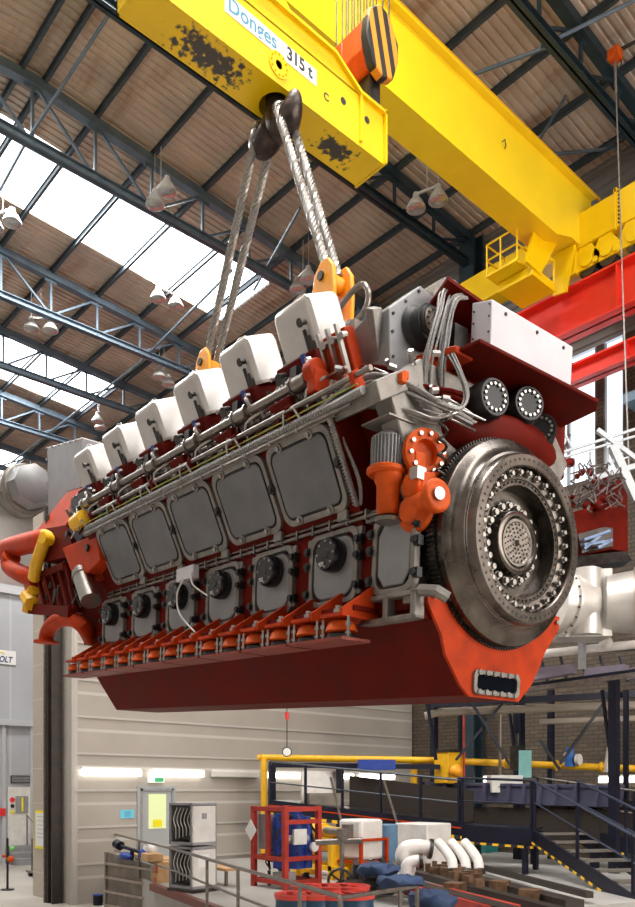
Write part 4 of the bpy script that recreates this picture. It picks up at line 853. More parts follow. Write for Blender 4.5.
P(m, 'drain_hole', TXK, lb)
m = MB(); c = Vector((XN, 5.96, 11.17)); m.lathe([(0, .15), (.012, .15), (.012, .05), (0, .05)], c, (1, 0, 0), 28)
for i in range(12): a = 2 * PI * i / 12; m.cyl(c + Vector((.01, .12 * math.cos(a), .12 * math.sin(a))), c + Vector((.03, .12 * math.cos(a), .12 * math.sin(a))), .01, 6)
P(m, 'pivot_cap', BEAM, lb)
m = MB(); m.tube([(XN - .05, 4.2, 11.9), (XN - .05, 6.2, 11.95), (XN - .05, 6.55, 11.93), (XN - .05, 6.6, 11.7)], .035, 8, smooth_path=3); m.ext([(XN - .03, 5.3, 11.85), (XN - .03, 6.3, 11.85), (XN - .03, 6.1, 12.05), (XN - .03, 5.5, 12.05)], (-.03, 0, 0)); P(m, 'beam_guard_rail', BEAM, lb)
# lettering
m = MB(); m.ext([(XN + .002, 5.18, 11.52), (XN + .002, 5.18, 11.30), (XN + .002, 6.56, 11.27), (XN + .002, 6.56, 11.47)], (.004, 0, 0)); lp = P(m, 'name_plate', WHS, lb)
text_mesh('Donges', .235, TXB, 'plate_lettering', lb, frameM((XN + .007, 5.22, 11.345), (0, 1, -.02), (0, 0, 1)), .001, .98, .004)
text_mesh('315 t', .21, TXK, 'plate_lettering', lb, frameM((XN + .007, 6.08, 11.33), (0, 1, -.02), (0, 0, 1)), .001, .92, .006)
text_mesh('C', .13, TXK, 'beam_mark', lb, frameM((XN + .002, 6.68, 11.20), (0, 1, 0), (0, 0, 1)), .001, 1.0, .004)
# ramshorn hook hanging out of the beam
hk = empty('ramshorn_hook', (hx, hy, 11.30), 'dark forged double hook hanging through the underside of the yellow lifting beam', 'hook')
m = MB(); hz = 10.60
m.tube([(0, 0, .35), (0, 0, -.1), (0, 0, -.38), (0, 0, -.60)], .1, 20, rs=[.10, .10, .12, .15], smooth_path=3)
for s in (-1, 1):
    m.tube([(0, 0, -.52), (s * .10, 0, -.66), (s * .24, 0, -.68), (s * .33, 0, -.60), (s * .37, 0, -.50), (s * .37, 0, -.43)], .1, 20, rs=[.14, .17, .16, .13, .095, .06], smooth_path=5)
hb = P(m, 'hook_body', HOOK, hk)
# slings
def rope(m, pts, r=.052, strands=6, turns=14):
    P_ = [Vector(p) for p in pts]; L_ = [0]
    for a, b in zip(P_, P_[1:]): L_.append(L_[-1] + (b - a).length)
    def at(s):
        for i in range(len(P_) - 1):
            if s <= L_[i + 1] or i == len(P_) - 2: t = (s - L_[i]) / max(1e-6, L_[i + 1] - L_[i]); return P_[i].lerp(P_[i + 1], t), unit(P_[i + 1] - P_[i])
    n = int(L_[-1] / .035)
    for k in range(strands):
        path = []
        for i in range(n + 1):
            s = L_[-1] * i / n; p, d = at(s); u = unit(d.cross(Vector((0, 1, .3)))); v = d.cross(u); a = 2 * PI * (k / strands + s * 2.6)
            path.append(p + (u * math.cos(a) + v * math.sin(a)) * r * .62)
        m.tube(path, r * .46, 5)
for i, (lx, s) in enumerate(zip(LUGX, (1, -1))):
    top = Vector((hx + s * .22, hy, 10.70)); sl = empty('wire_rope_sling', tuple(top), ('twisted steel rope sling running to the orange lug behind the biggest silver hood' if s > 0 else 'twisted steel rope sling running to the small orange lug between the middle hoods'), 'sling', 'rope slings')
    for sy in (-1, 1):
        lo = E2W((lx, sy * .06, 3.34)) - top; m = MB(); t0 = Vector((-.03 * s, sy * .115, .02)); rope(m, [t0, lo + Vector((0, sy * .02, .1))]); P(m, 'rope_leg', ROPE, sl)
    m = MB(); rope(m, [Vector((-.03 * s, .125 * math.cos(a), .02 + .10 * math.sin(a))) for a in [PI * k / 8 for k in range(9)]]); P(m, 'rope_bight', ROPE, sl)
# hoist block with hazard stripes above beam end, with its ropes
def lblock(y, label):
    c = Vector((-7.45, y, 12.30)); t = empty('hoist_block', tuple(c), label, 'hoist block', 'hoist blocks')
    m = MB(); m.loft([[Vector((x, y_, z)) for y_, z in ((-.30, .02), (-.26, .36), (-.05, .55), (.12, .50), (.30, .22), (.30, -.02), (.20, -.30), (.02, -.38), (-.18, -.3))] for x in (.17, .30)]); P(m, 'sheave_guard', HZ, t, .02)
    m = MB(); m.loft([[Vector((x, y_, z)) for y_, z in ((-.27, -.1), (-.22, .34), (-.03, .50), (.12, .45), (.25, .1), (.2, -.1), (.1, -.28), (-.15, -.28))] for x in (-.55, .168)]); m.box((-.35, -.12, .12), (.3, .3, .3)); m.box((-.5, -.2, -.1), (.25, .3, .2)); P(m, 'block_frame', OR, t, .02)
    m = MB(); m.bb(-.3, .15, -.1, .1, -.70, -.25); P(m, 'block_shackle', SD, t)
    m = MB()
    for i in range(15): x = -.52 + i * .058; m.cyl((x, (-.12 if i % 2 else .12), .2), (x, (-.12 if i % 2 else .12), 5.2), .010, 6)
    P(m, 'hoist_ropes', SD, t)
lblock(7.60, 'orange and black striped hoist block on ropes above the yellow beam end')
# pendant cable with red sensor box at top right
tp = hit(615, 58, 0, -8.4); bt_ = hit(629, 470, 0, -8.4)
pc = empty('pendant_cable', tuple(tp), 'thin steel cable hanging from a small red box at the right edge', 'cable')
m = MB(); m.cyl((0, 0, 0), bt_ - tp, .016, 6); m.cyl((0, 0, -.1), Vector((0, 0, -.1)) + (bt_ - tp) * .07, .03, 6); P(m, 'cable_strand', ROPE, pc)
m = MB(); m.box((0, 0, .06), (.24, .24, .22)); P(m, 'sensor_box', OR, pc, .01)
m = MB(); m.tube([(0, 0, .1), (.1, .1, -.1), (.0, .05, -.2), (-.14, -.12, 0), (0, 0, .15), (.5, .4, .4)], .015, 6, smooth_path=4); m.bar((0, 0, .1), hit(635, 42, 0, -8.3) - tp, .06); P(m, 'box_lead', SD, pc)
# ================================================================== HIGH BAY LAMPS
hb0 = empty('high_bay_lamp', (0, 0, 0), 'x', 'lamp', 'twin high bay lamps')
m = MB(); m.bar((-.35, 0, .28), (.35, 0, .28), .05); m.cyl((0, 0, .28), (0, 0, 1.25), .012, 6); m.cyl((-.3, 0, .3), (-.3, 0, 1.25), .008, 6); P(m, 'lamp_bracket', LAMPG, hb0)
for s in (-1, 1):
    m = MB(); m.lathe([(.30, .07), (.20, .09), (.16, .10), (.10, .16), (-.05, .24), (-.10, .25)], (s * .30, 0, 0), (0, 0, 1), 24); r_ = P(m, 'lamp_reflector', LAMPG, hb0)
    m = MB(); m.lathe([(-.10, .235), (-.12, .20), (-.12, .001)], (s * .30, 0, 0), (0, 0, 1), 24); P(m, 'lamp_lens', LENS, r_)
LP = [(161, 195, 18.0, 'silver twin lamp in front of the large skylight, beside the front truss'), (3, 222, 17.8, 'white twin lamp partly out of the picture below the large skylight'), (41, 327, 17.8, 'white twin lamp hanging above the small skylight, below the blue bottom chord'),
      (167, 300, 17.8, 'white twin lamp under the end of the large skylight near the slings'), (164, 379, 17.8, 'white twin lamp above the fourth silver hood from the flywheel'), (99, 423, 17.8, 'white twin lamp above the smallest silver hood'),
      (303, 282, 17.8, 'silver twin lamp behind the near sling ropes'), (427, 201, 17.7, 'silver twin lamp below the yellow girder, near the dark column'), (60, 395, 17.8, 'small white twin lamp far left')]
for i, (px, py, z, l) in enumerate(LP[:8]):
    o = hb0 if i == 0 else copy_tree(hb0); o.location = hit(px, py, 2, z); o['label'] = l; o.rotation_euler = (0, 0, .5 * i)
# ================================================================== LOWER HALL
# fluorescent fittings on the enclosure wall and side wall
fl0 = empty('fluorescent_lamp', (0, 0, 0), 'x', 'lamp', 'fluorescent wall lamps')
m = MB(); m.bb(0, .10, -.75, .75, .06, .11); P(m, 'lamp_housing', WHT, fl0); m = MB(); m.bb(.01, .13, -.75, .75, -.09, .06); P(m, 'lamp_tube', TUBE, fl0, .02)
FLS = [(8.87, 'lit wall lamp beside the enclosure corner and dark column'), (10.66, 'lit wall lamp directly above the grey door'), (12.42, 'unlit wall lamp between the door and the hanging scale'), (14.2, 'lit wall lamp behind the walkway end nearest the door'), (16.0, 'lit wall lamp behind the walkway post'), (17.8, 'lit wall lamp behind the middle of the walkway')]
for i, (y, l) in enumerate(FLS):
    o = fl0 if i == 0 else copy_tree(fl0); o.location = (CX0 + .005, y, 3.02); o['label'] = l
    if i == 2:
        for c in kids(o):
            if c.name.startswith('lamp_tube'): c.data = c.data.copy(); c.data.materials[0] = TUBEOFF
for px, l in ((480, 'lit lamp on the side wall between yellow cabinet and control box'), (625, 'lit lamp on the side wall behind the staircase')):
    o = copy_tree(fl0); p = hit(px, 779, 1, 19.45); o.location = Vector((p.x, 19.598, p.z)); o.rotation_euler = (0, 0, -PI / 2); o['label'] = l
# door in the enclosure
d = MB(); d.bb(CX0, CX0 + .05, 9.55, 10.62, .8, 2.70); dr = struct(d, 'door_1', mat('door_grey', (.36, .37, .37), .5))
dd = MB(); dd.bb(CX0 + .05, CX0 + .08, 9.63, 9.68, .8, 2.64).bb(CX0 + .05, CX0 + .08, 10.48, 10.53, .8, 2.64).bb(CX0 + .05, CX0 + .08, 9.63, 10.53, 2.58, 2.64); P(dd, 'door_frame', GRB, dr)
dd = MB(); dd.bb(CX0 + .05, CX0 + .07, 9.84, 10.32, 1.66, 2.50); P(dd, 'door_window', GLASSY, dr)
dd = MB(); dd.bb(CX0 + .075, CX0 + .08, 9.95, 10.2, 1.70, 1.88); P(dd, 'door_sticker', YST, dr)
t = empty('exit_sign', (CX0 + .02, 10.05, 2.78), 'small green and white exit sign above the grey door', 'sign')
m = MB(); m.bb(0, .06, -.21, .21, 0, .14); P(m, 'sign_box', mat('exit_white', (.75, .85, .75), .4, emit=.5), t); m = MB(); m.bb(.061, .066, -.05, .19, .02, .12); P(m, 'sign_symbol', mat('exit_green', (.05, .45, .18), .5), t)
m = MB(); y0 = hit(120, 812, 0, CX0).y; m.bb(CX0 + .005, CX0 + .02, y0, y0 + .36, 1.93, 2.13); nt_ = m.build('wall_notice', CYN); tag(nt_, 'bright blue paper notice on the pale wall beside the grey door', 'notice')
m = MB()
for k in range(3): m.bb(CX0 + .021, CX0 + .023, y0 + .10, y0 + .27, 2.07 - k * .045, 2.08 - k * .045)
P(m, 'notice_text', TXN, nt_)
# poster on side face
pp = hit(36, 815, 1, CY0 - .01); pq = hit(47, 860, 1, CY0 - .01)
t = empty('wall_poster', (pp.x, CY0 - .01, 0), 'tall white poster with yellow border beside the dark column', 'poster')
m = MB(); m.bb(0, 1.05, -.02, 0, 1.18, 2.1); P(m, 'poster_border', YST, t); m = MB(); m.bb(.06, .99, -.03, -.02, 1.24, 2.04); P(m, 'poster_sheet', WHS, t)
m = MB()
for k in range(6): m.bb(.15, .6, -.035, -.03, 1.95 - k * .1, 1.96 - k * .1)
m.bb(.65, .9, -.035, -.03, 1.4, 1.7); P(m, 'poster_text', GRB, t)
# left partition: white door, steps, signs
yd0 = hit(7, 816, 0, WX).y; yd1 = hit(32, 816, 0, WX).y
zdo = hit(20, 845, 0, WX).z; zd1 = hit(20, 787, 0, WX).z
d = struct(MB().bb(WX, WX + .08, yd0, yd1, zdo, zd1), 'door_2', WHT)
m = MB(); m.bb(WX + .08, WX + .1, yd0 + .30 * (yd1 - yd0), yd0 + .80 * (yd1 - yd0), zdo + 1.15, zdo + 1.75); P(m, 'door_window', GRB, d); m = MB(); m.bb(WX + .1, WX + .12, yd0 + .48, yd0 + .54, zdo + 1.2, zdo + 1.7); P(m, 'door_handle_bar', YST, d)
for k, (zz2, r_, mm) in enumerate(((1.62, .09, REDS), (1.40, .07, TXK), (1.18, .1, YST))):
    m = MB(); m.cyl((WX + .08, yd0 + .16, zdo + zz2), (WX + .1, yd0 + .16, zdo + zz2), r_, 16 if k < 2 else 3); P(m, 'warning_sticker', mm, d)
t = empty('metal_steps', (WX + .5, yd0 + .4, 0), 'small metal steps with handrail in front of the white door', 'steps')
m = MB()
for k in range(3): m.bb(-.4 + .3 * k, .0 + .3 * k, -.5, .9, 0, .62 - .2 * k)
P(m, 'step_block', GRB, t)
m = MB()
for y in (.2, .85): m.tube([(.9, y, 0), (.9, y, 1.2), (-.2, y, 1.7), (-.2, y, .6)], .025, 8)
P(m, 'step_handrail', PP, t)
t = empty('vent_grille', (WX + .02, hit(20, 779, 0, WX).y, 2.9), 'black framed vent grille above the white door', 'vent'); m = MB(); m.bb(0, .04, -.35, .35, -.05, .22); P(m, 'grille_frame', SD, t); m = MB()
for k in range(4): m.bb(.04, .05, -.32, .32, -.02 + .055 * k, .01 + .055 * k)
P(m, 'grille_slats', GRB, t)
ys = hit(0, 660, 0, WX).y; zs_ = hit(8, 657, 0, WX).z; ye = hit(15.5, 657, 0, WX).y
m = MB(); m.bb(WX + .01, WX + .04, ys - 2.5, ye, zs_ - .27, zs_ + .22); t = m.build('wall_sign', WHS); tag(t, 'white sign with dark blue italic letters ending in OLT on the far left wall', 'sign')
o = text_mesh('OLT', .30, TXN, 'sign_lettering', t, frameM((WX + .045, ys - .06, zs_ - .20), (0, 1, 0), (0, .2, 1)), .002, .80, .008)
m = MB(); m.tube([(WX + .045, ys - .4, zs_ + .12), (WX + .045, ys - .1, zs_ + .17), (WX + .045, ys + .15, zs_ + .10)], .018, 6); P(m, 'sign_swoosh', YST, t)
p = hit(1.5, 812, 0, WX); m = MB(); m.bb(WX + .02, WX + .12, p.y - .12, p.y + .1, p.z - .13, p.z + .13); tag(m.build('alarm_box', REDS), 'small red box on the grey wall beside the white door', 'alarm box')
# barrier post with tape reel, low blue post, small bracket stand
b_ = hit(7.5, 890, 2, 0); t = empty('barrier_post', tuple(b_), 'black barrier post with orange tape reel on round foot at lower left', 'post')
m = MB(); m.cyl((0, 0, 0), (0, 0, .03), .17, 20); P(m, 'post_foot', SD, t); m = MB(); m.cyl((0, 0, 0), (0, 0, 1.35), .03, 10); P(m, 'post_pole', BK, t); m = MB(); m.sph((.08, .05, .80), .09, 8); m.sph((-.1, -.05, .88), .05, 8); P(m, 'tape_reel', OR, t); m = MB(); m.sph((.06, .1, 1.08), .06, 8); P(m, 'green_tag', mat('green_tag', (.2, .7, .1), .5), t)
b_ = hit(98, 905, 2, .0); t = empty('bollard', (b_.x, b_.y, 0), 'short dark blue cylindrical bollard on the floor before the steel panels', 'bollard'); m = MB(); m.cyl((0, 0, 0), (0, 0, .22), .11, 16); P(m, 'bollard_tube', NV, t); m = MB(); m.cyl((0, 0, .22), (0, 0, .24), .12, 16); P(m, 'bollard_cap', BL, t)
b_ = hit(32, 876, 2, 0); t = empty('hand_trolley', tuple(b_), 'small grey wheeled trolley near the pale side panel', 'trolley'); m = MB(); m.tube([(0, 0, .1), (0, 0, 1.1), (.25, .1, 1.25)], .03, 8); m.tube([(.3, .25, .1), (.3, .25, .9)], .03, 8); m.bb(-.1, .6, -.15, .35, .12, .18); P(m, 'trolley_frame', PP, t); m = MB()
for x in (0, .5): m.cyl((x, -.1, .08), (x, 0, .08), .08, 12)
P(m, 'trolley_wheels', BK, t)
# ribbed steel screen with stuff on it
pa = atZ(106, 852, 17.2); pb = atZ(153, 866, 15.9); u = unit(Vector((pb.x - pa.x, pb.y - pa.y, 0)))
t = empty('steel_screen', (pa.x, pa.y, 0), 'weathered ribbed steel screen standing below the handrail', 'screen'); Lw = (Vector((pb.x, pb.y, 0)) - Vector((pa.x, pa.y, 0))).length
SCR = mat('screen_steel', (.20, .17, .14), .45, .4, .25, 3)
nrm = Vector((u.y, -u.x, 0)); m = MB(); o0 = Vector((0, 0, 0)); m.ext([o0, u * Lw, u * Lw + Vector((0, 0, pb.z)), Vector((0, 0, pa.z))], -nrm * .06); P(m, 'screen_sheet', SCR, t)
m = MB()
for k in range(4): z = .12 + .30 * k; m.bar(o0 + nrm * .03 + Vector((0, 0, z)), u * Lw + nrm * .03 + Vector((0, 0, z - .06 + .05)), .05, .05)
P(m, 'screen_rib', mat('screen_rib', (.36, .30, .25), .4, .4, .2, 5), t)
m = MB(); m.bar(u * (Lw + .05), u * (Lw + .05) + Vector((0, 0, pb.z + .02)), .12); m.bar(o0, Vector((0, 0, pa.z)), .06); P(m, 'screen_posts', mat('screen_post', (.30, .27, .23), .5, .4), t)
# things on the ledge behind the screen
lg = empty('storage_shelf', (pa.x + u.x * .2, pa.y + .45, 0), 'low shelf behind the steel screen', 'shelf'); m = MB(); m.bar(u * .1 + Vector((0, 0, 1.22)), u * 3.6 + Vector((0, 0, 1.12)), .35, .05); P(m, 'shelf_board', CARD, lg); m = MB()
for k in (.3, 1.8, 3.4): m.bar(u * k + Vector((0, 0, .8 if k > 1.0 else 0)), u * k + Vector((0, 0, 1.15)), .05)
P(m, 'shelf_leg', SCR, lg)
def at_(px, py, Z): return atZ(px, py, Z)
c = at_(121, 846, 16.6); t = empty('gate_valve', tuple(c), 'blue steel valve with long stem lying on the shelf behind the screen', 'valve'); m = MB(); e = at_(146, 854, 16.0) - c; m.cyl((-.2, 0, .04), (-.02, 0, .0), .10, 12); m.cyl((0, 0, 0), e, .04, 8); m.cyl(e * .45, e * .45 + Vector((0, 0, -.22)), .04, 8); P(m, 'valve_body', NV, t); m = MB(); m.sph(e, .14, 8); P(m, 'valve_handle', BL, t)
for (px, py, Z, s_, mm, l) in ((126, 856, 16.4, (.34, .2, .14), BL, 'crumpled blue bag on the shelf at left of the steel screen'), (150, 850, 16.0, (.26, .24, .26), PIPW, 'white plastic drum lying on the shelf behind the screen')):
    c = at_(px, py, Z); tag(MB().sph(c, 1, 8, (s_[0] * .6, s_[1] * .6, s_[2] * .6)).build('supply_bag', mm), l, 'bag')
for (px, py, Z, s_, l) in ((152, 857, 15.6, (.5, .3, .14), 'open cardboard tray on the shelf beside the white drum'), (163, 868, 15.6, (.34, .3, .26), 'upper cardboard box with red mark next to the white cabinets'), (163, 880, 15.6, (.40, .34, .30), 'lower cardboard box next to the white cabinets')):
    c = at_(px, py, Z); bx = MB().box(c, s_, Matrix.Rotation(-.25, 3, 'Z')).build('cardboard_box', CARD); tag(bx, l, 'box', 'cardboard boxes')
    if 'open' not in l: P(MB().box(c + Vector((.02, -s_[1] / 2 - .01, -.01)), (.1, .01, .14), Matrix.Rotation(-.25, 3, 'Z')), 'box_print', REDS, bx)
# two stacked white machines with open left sides
for k, (z0, h_, l) in enumerate(((.86, .74, 'lower white machine cabinet with paper note, open wiring on its left'), (1.63, .74, 'upper white machine cabinet stacked on the lower one'))):
    c = Vector((-12.1, 7.9, z0)); t = empty('machine_cabinet', tuple(c), l, 'cabinet', 'stacked machine cabinets', rz=.12)
    w, dp = .62, .58
    m = MB(); m.bb(-w / 2 + .0, w / 2, -dp / 2, -dp / 2 + .02, 0, h_); m.bb(w / 2 - .02, w / 2, -dp / 2, dp / 2, 0, h_); m.bb(-w / 2, w / 2, dp / 2 - .02, dp / 2, 0, h_); m.bb(-w / 2, w / 2, -dp / 2, dp / 2, h_ - .03, h_); m.bb(-w / 2, w / 2, -dp / 2, dp / 2, 0, .06)
    # rotate so the big face looks +X and the open side looks -Y
    m2 = MB(); m2.bb(w / 2 - .03, w / 2, -dp / 2, dp / 2, .04, h_ - .05); P(m2, 'front_panel', WHT, t, .01)
    m2 = MB(); m2.bb(-w / 2, w / 2, dp / 2 - .03, dp / 2, 0, h_); m2.bb(-w / 2, w / 2, -dp / 2, dp / 2, h_ - .04, h_); m2.bb(-w / 2, w / 2, -dp / 2, dp / 2, 0, .05); m2.bb(-w / 2, -w / 2 + .04, -dp / 2, -dp / 2 + .04, 0, h_); m2.bb(w / 2 - .04, w / 2, -dp / 2, -dp / 2 + .04, 0, h_); m2.bb(-w / 2, -w / 2 + .03, -dp / 2, dp / 2, 0, h_); P(m2, 'cabinet_frame', GRB, t)
    m2 = MB()
    for i in range(12): x = -w / 2 + .08 + (i % 6) * .12; m2.tube([(x * .8, -dp / 2 + .05, .1 + .02 * i), (x * .8 + .05, -dp / 2 + .01, .3), (x * .8 - .04, -dp / 2 + .03, .45), (x * .8 + .03, -dp / 2 + .06, .66)], .008, 5, smooth_path=3)
    P(m2, 'wiring', WHT, t); m2 = MB(); m2.bb(-.2, .24, -.12, .2, .08, .6); P(m2, 'inner_unit', SD, t)
    if k == 0: m2 = MB(); m2.bb(w / 2, w / 2 + .01, -.15, .1, .38, .6); P(m2, 'paper_note', WHS, t); m2 = MB(); m2.bb(-.34, .38, -.32, .32, -.06, -.005); P(m2, 'cabinet_base', SD, t)
    else: m2 = MB(); m2.bb(w / 2, w / 2 + .01, -.06, .05, .46, .56); P(m2, 'cabinet_label', GRB, t)
# handrail along the platform edge
def rail(pts, zt, label, zbase, posts, mt=PP, mid=True):
    t = empty('handrail', tuple(pts[0]), label, 'handrail'); o0 = Vector(pts[0]); m = MB(); Q = [Vector(p) - o0 for p in pts]
    m.tube(Q, .026, 8); P(m, 'top_rail', mt, t)
    if mid: m = MB(); m.tube([q - Vector((0, 0, .38)) for q in Q], .02, 8); P(m, 'middle_rail', mt, t)
    for p in posts: p = Vector(p); q = p - o0; m = MB(); m.cyl(q, q + Vector((0, 0, zbase - p.z)), .024, 8); P(m, 'rail_post', mt, t)
    return t
RZ = 1.56
rp = [hit(x, y, 2, RZ) for x, y in ((110, 833), (170, 848), (238, 868), (300, 885), (340, 897))]
rail(rp, RZ, 'long grey tubular handrail crossing in front of the white cabinets', .80, [rp[0], hit(139, 841, 2, RZ), hit(207, 860, 2, RZ), rp[2], rp[3]])
rp2 = [hit(x, y, 2, 1.5) for x, y in ((340, 898), (400, 889), (417, 887))]; rail(rp2 + [rp2[-1] - Vector((0, 0, .5))], 1.5, 'short grey handrail end in front of the blue sacks', .8, [rp2[0], rp2[1], rp2[2]], mid=False)
# crane scale hanging before the wall
c = atZ(287, 752, 20); t = empty('crane_scale', tuple(c), 'round dial scale hanging on a thin wire against the pale wall', 'scale'); m = MB(); m.cyl((0, 0, 0), (.045, -.04, 0), .10, 20); P(m, 'dial', WHS, t); m = MB(); m.lathe([(-.01, .10), (-.01, .125), (.06, .125), (.06, .10)], (0, 0, 0), (.75, -.66, 0), 20, False); P(m, 'dial_rim', SD, t)
m = MB(); m.cyl((0, 0, .1), (0, 0, 1.4), .012, 6); P(m, 'scale_wire', SD, t); m = MB(); m.cyl((0, 0, .82), (0, 0, 1.0), .05, 8); P(m, 'scale_hook', REDS, t)
# red framed skid with blue tanks
RF = mat('frame_red', (.42, .035, .02), .45, 0, .15, 6)
c = atZ(286, 880, 14.9); c.z = .8; t = empty('pump_skid', tuple(c), 'dark red open steel frame with blue tanks and pipes standing on the platform', 'pump skid', rz=.0)
w, dp, h_ = .92, .80, 1.50; m = MB()
for x in (-w / 2, w / 2):
    for y in (-dp / 2, dp / 2): m.bb(x - .045, x + .045, y - .045, y + .045, 0, h_)
for z in (.12, .55, h_ - .05):
    for y in (-dp / 2, dp / 2): m.bb(-w / 2, w / 2, y - .035, y + .035, z - .04, z + .04)
    for x in (-w / 2, w / 2): m.bb(x - .035, x + .035, -dp / 2, dp / 2, z - .04, z + .04)
m.bb(-.08, -.0, -dp / 2 - .03, -dp / 2 + .04, .55, h_); m.bb(w / 2 - .03, w / 2 + .03, -dp / 2, dp / 2, 1.18, 1.26); P(m, 'steel_frame', RF, t)
for x, y, r_, z1 in ((.0, -.2, .14, 1.3), (.30, .05, .17, 1.34), (.36, .36, .12, 1.25), (-.35, .28, .12, 1.15)):
    x *= .78; y *= .72; r_ *= .95; m = MB(); m.cyl((x, y, .35), (x, y, z1), r_, 18); m.cyl((x, y, z1), (x, y, z1 + .06), r_ * .7, 14); m.cyl((x, y, .7), (x, y, .74), r_ * 1.08, 18); m.cyl((x, y, 1.1), (x, y, 1.14), r_ * 1.08, 18); P(m, 'blue_tank', BL, t)
m = MB(); m.bb(-.40, -.18, -.34, -.14, .7, 1.35); m.bb(.05, .4, -.36, -.1, .15, .3); m.cyl((.36, -.3, .9), (.36, .2, .9), .08, 12); P(m, 'grey_units', GRB, t)
m = MB()
for i in range(26):
    p = Vector((rnd.uniform(-.32, .42), rnd.uniform(-.36, .3), rnd.uniform(.15, 1.3))); m.tube([p, p + Vector((rnd.uniform(-.3, .1), 0, rnd.uniform(-.1, .1))), p + Vector((rnd.uniform(-.2, .1), .05, rnd.uniform(-.35, .2)))], rnd.uniform(.015, .035), 6, smooth_path=3)
P(m, 'pipework', SD, t)
m = MB(); m.box((w / 2 + .05, -.1, .95), (.05, .3, .28)); m.cyl((w / 2 + .02, .25, .75), (w / 2 + .08, .25, .75), .09, 14); P(m, 'gauge_box', WHT, t)
m = MB(); m.ext([(-w / 2 - .0, -dp / 2 - .06, z) for z in (0,)] and [(-w / 2 - .17 + a, -dp / 2 - .07, 1.05 + b) for a, b in ((0, 0), (.17, -.2), (.34, 0), (.17, .2))], (0, -.01, 0)); P(m, 'diamond_placard', WHS, t)
# blue barrels with red lids
bar0 = empty('lidded_drum', (0, 0, 0), 'x', 'drum', 'blue drums with red lids')
m = MB(); m.lathe([(0, .24), (.02, .26), (.18, .26), (.20, .27), (.22, .26), (.36, .26), (.38, .27), (.40, .26), (.52, .26)], (0, 0, 0), (0, 0, 1), 24); P(m, 'drum_body', mat('drum_blue', (.02, .07, .14), .4, 0, .2, 8), bar0)
m = MB(); m.lathe([(.50, .27), (.555, .28), (.56, .24), (.53, .22), (.53, .001)], (0, 0, 0), (0, 0, 1), 24); m.box((0, 0, .55), (.34, .04, .03)); P(m, 'drum_lid', mat('lid_red', (.75, .07, .05), .45), bar0)
for i, (px, py, l) in enumerate(((297, 884, 'blue drum with red lid, leftmost by the handrail post'), (316, 887, 'second blue drum from the left of the row'), (334, 890, 'third blue drum from the left of the row'), (352, 893, 'blue drum with red lid at the right end of the front row'), (312, 881, 'blue drum behind the second one, nearest the red skid'), (331, 884, 'blue drum in the middle of the back row'), (349, 887, 'rearmost right blue drum of the group'))):
    Z = 9.6 if i < 4 else 10.4; p = atZ(px, py, Z); o = bar0 if i == 0 else copy_tree(bar0); o.location = (p.x, p.y, .8); o['label'] = l
# yellow machine on stand, white tank on orange stand
c = atZ(262, 862, 16.6); c.z = .8; yp_ = atZ(322, 850, 16.5); t = empty('yellow_pump', (yp_.x, yp_.y, .8), 'yellow pump and pipes on a low yellow frame behind the red skid', 'pump')
m = MB(); m.bb(-.9, 1.0, -.3, -.22, .18, .28); m.bb(-.9, 1.0, .22, .3, .18, .28); m.bb(-.6, -.5, -.3, .3, 0, .7); m.bb(.5, .6, -.3, .3, 0, .7); m.bb(-.9, 1.0, -.05, .05, .55, .63); P(m, 'pump_frame', YP, t)
m = MB(); m.cyl((-.7, 0, .95), (.1, 0, .95), .17, 16); m.cyl((.1, 0, .95), (.9, 0, .9), .12, 16); m.cyl((-.3, 0, .75), (.5, 0, .75), .13, 14); P(m, 'pump_body', YP, t); m = MB(); m.cyl((.2, -.1, .98), (.8, -.1, .96), .07, 12); m.box((.9, -.1, 1.0), (.2, .2, .24)); P(m, 'pump_fittings', PP, t)
yp_ = atZ(361, 850, 16.0); t = empty('white_tank', (yp_.x, yp_.y, .8), 'square white plastic tank standing on an orange steel stand', 'tank'); m = MB(); m.bb(-.32, .32, -.32, .32, .42, 1.22); P(m, 'tank_body', PIPW, t, .06); m = MB()
for x in (-.36, .36):
    for y in (-.36, .36): m.bb(x - .03, x + .03, y - .03, y + .03, -.0, .85)
for z in (.38, .82):
    for s in (-.36, .36): m.bb(-.36, .36, s - .025, s + .025, z - .025, z + .025); m.bb(s - .025, s + .025, -.36, .36, z - .025, z + .025)
P(m, 'tank_stand', RO, t)
# ---------------- elevated walkway
A0 = atZ(270, 812, 19.4); B0 = atZ(462, 838, 17.6); C0 = atZ(533, 846, 16.9)
A1 = Vector((A0.x, A0.y, atZ(275, 806, 19.4).z)); B1 = Vector((B0.x, B0.y, atZ(462, 829, 17.6).z)); 
du = unit(Vector((B0.x - A0.x, B0.y - A0.y, 0))); dn = Vector((-du.y, du.x, 0))
t = empty('elevated_walkway', tuple(A1), 'long dark navy elevated walkway with railing, hazard striped edge and brown mesh side', 'walkway'); o0 = A1.copy()
BR_ = mat('brown_mesh', (.026, .017, .012), .7, .1, .3, 30)
m = MB(); m.bar(A1 - o0, B1 - o0, .06, .30); m.bar(A1 - o0 + dn * 1.2, B1 - o0 + dn * 1.2, .06, .25); P(m, 'side_beam', NV, t)
m = MB(); m.loft([[A1 - o0 + Vector((0, 0, .1)), A1 - o0 + dn * 1.2 + Vector((0, 0, .1)), A1 - o0 + dn * 1.2 + Vector((0, 0, .14)), A1 - o0 + Vector((0, 0, .14))], [B1 - o0 + Vector((0, 0, .1)), B1 - o0 + dn * 1.2 + Vector((0, 0, .1)), B1 - o0 + dn * 1.2 + Vector((0, 0, .14)), B1 - o0 + Vector((0, 0, .14))]]); P(m, 'deck_plate', SD, t)
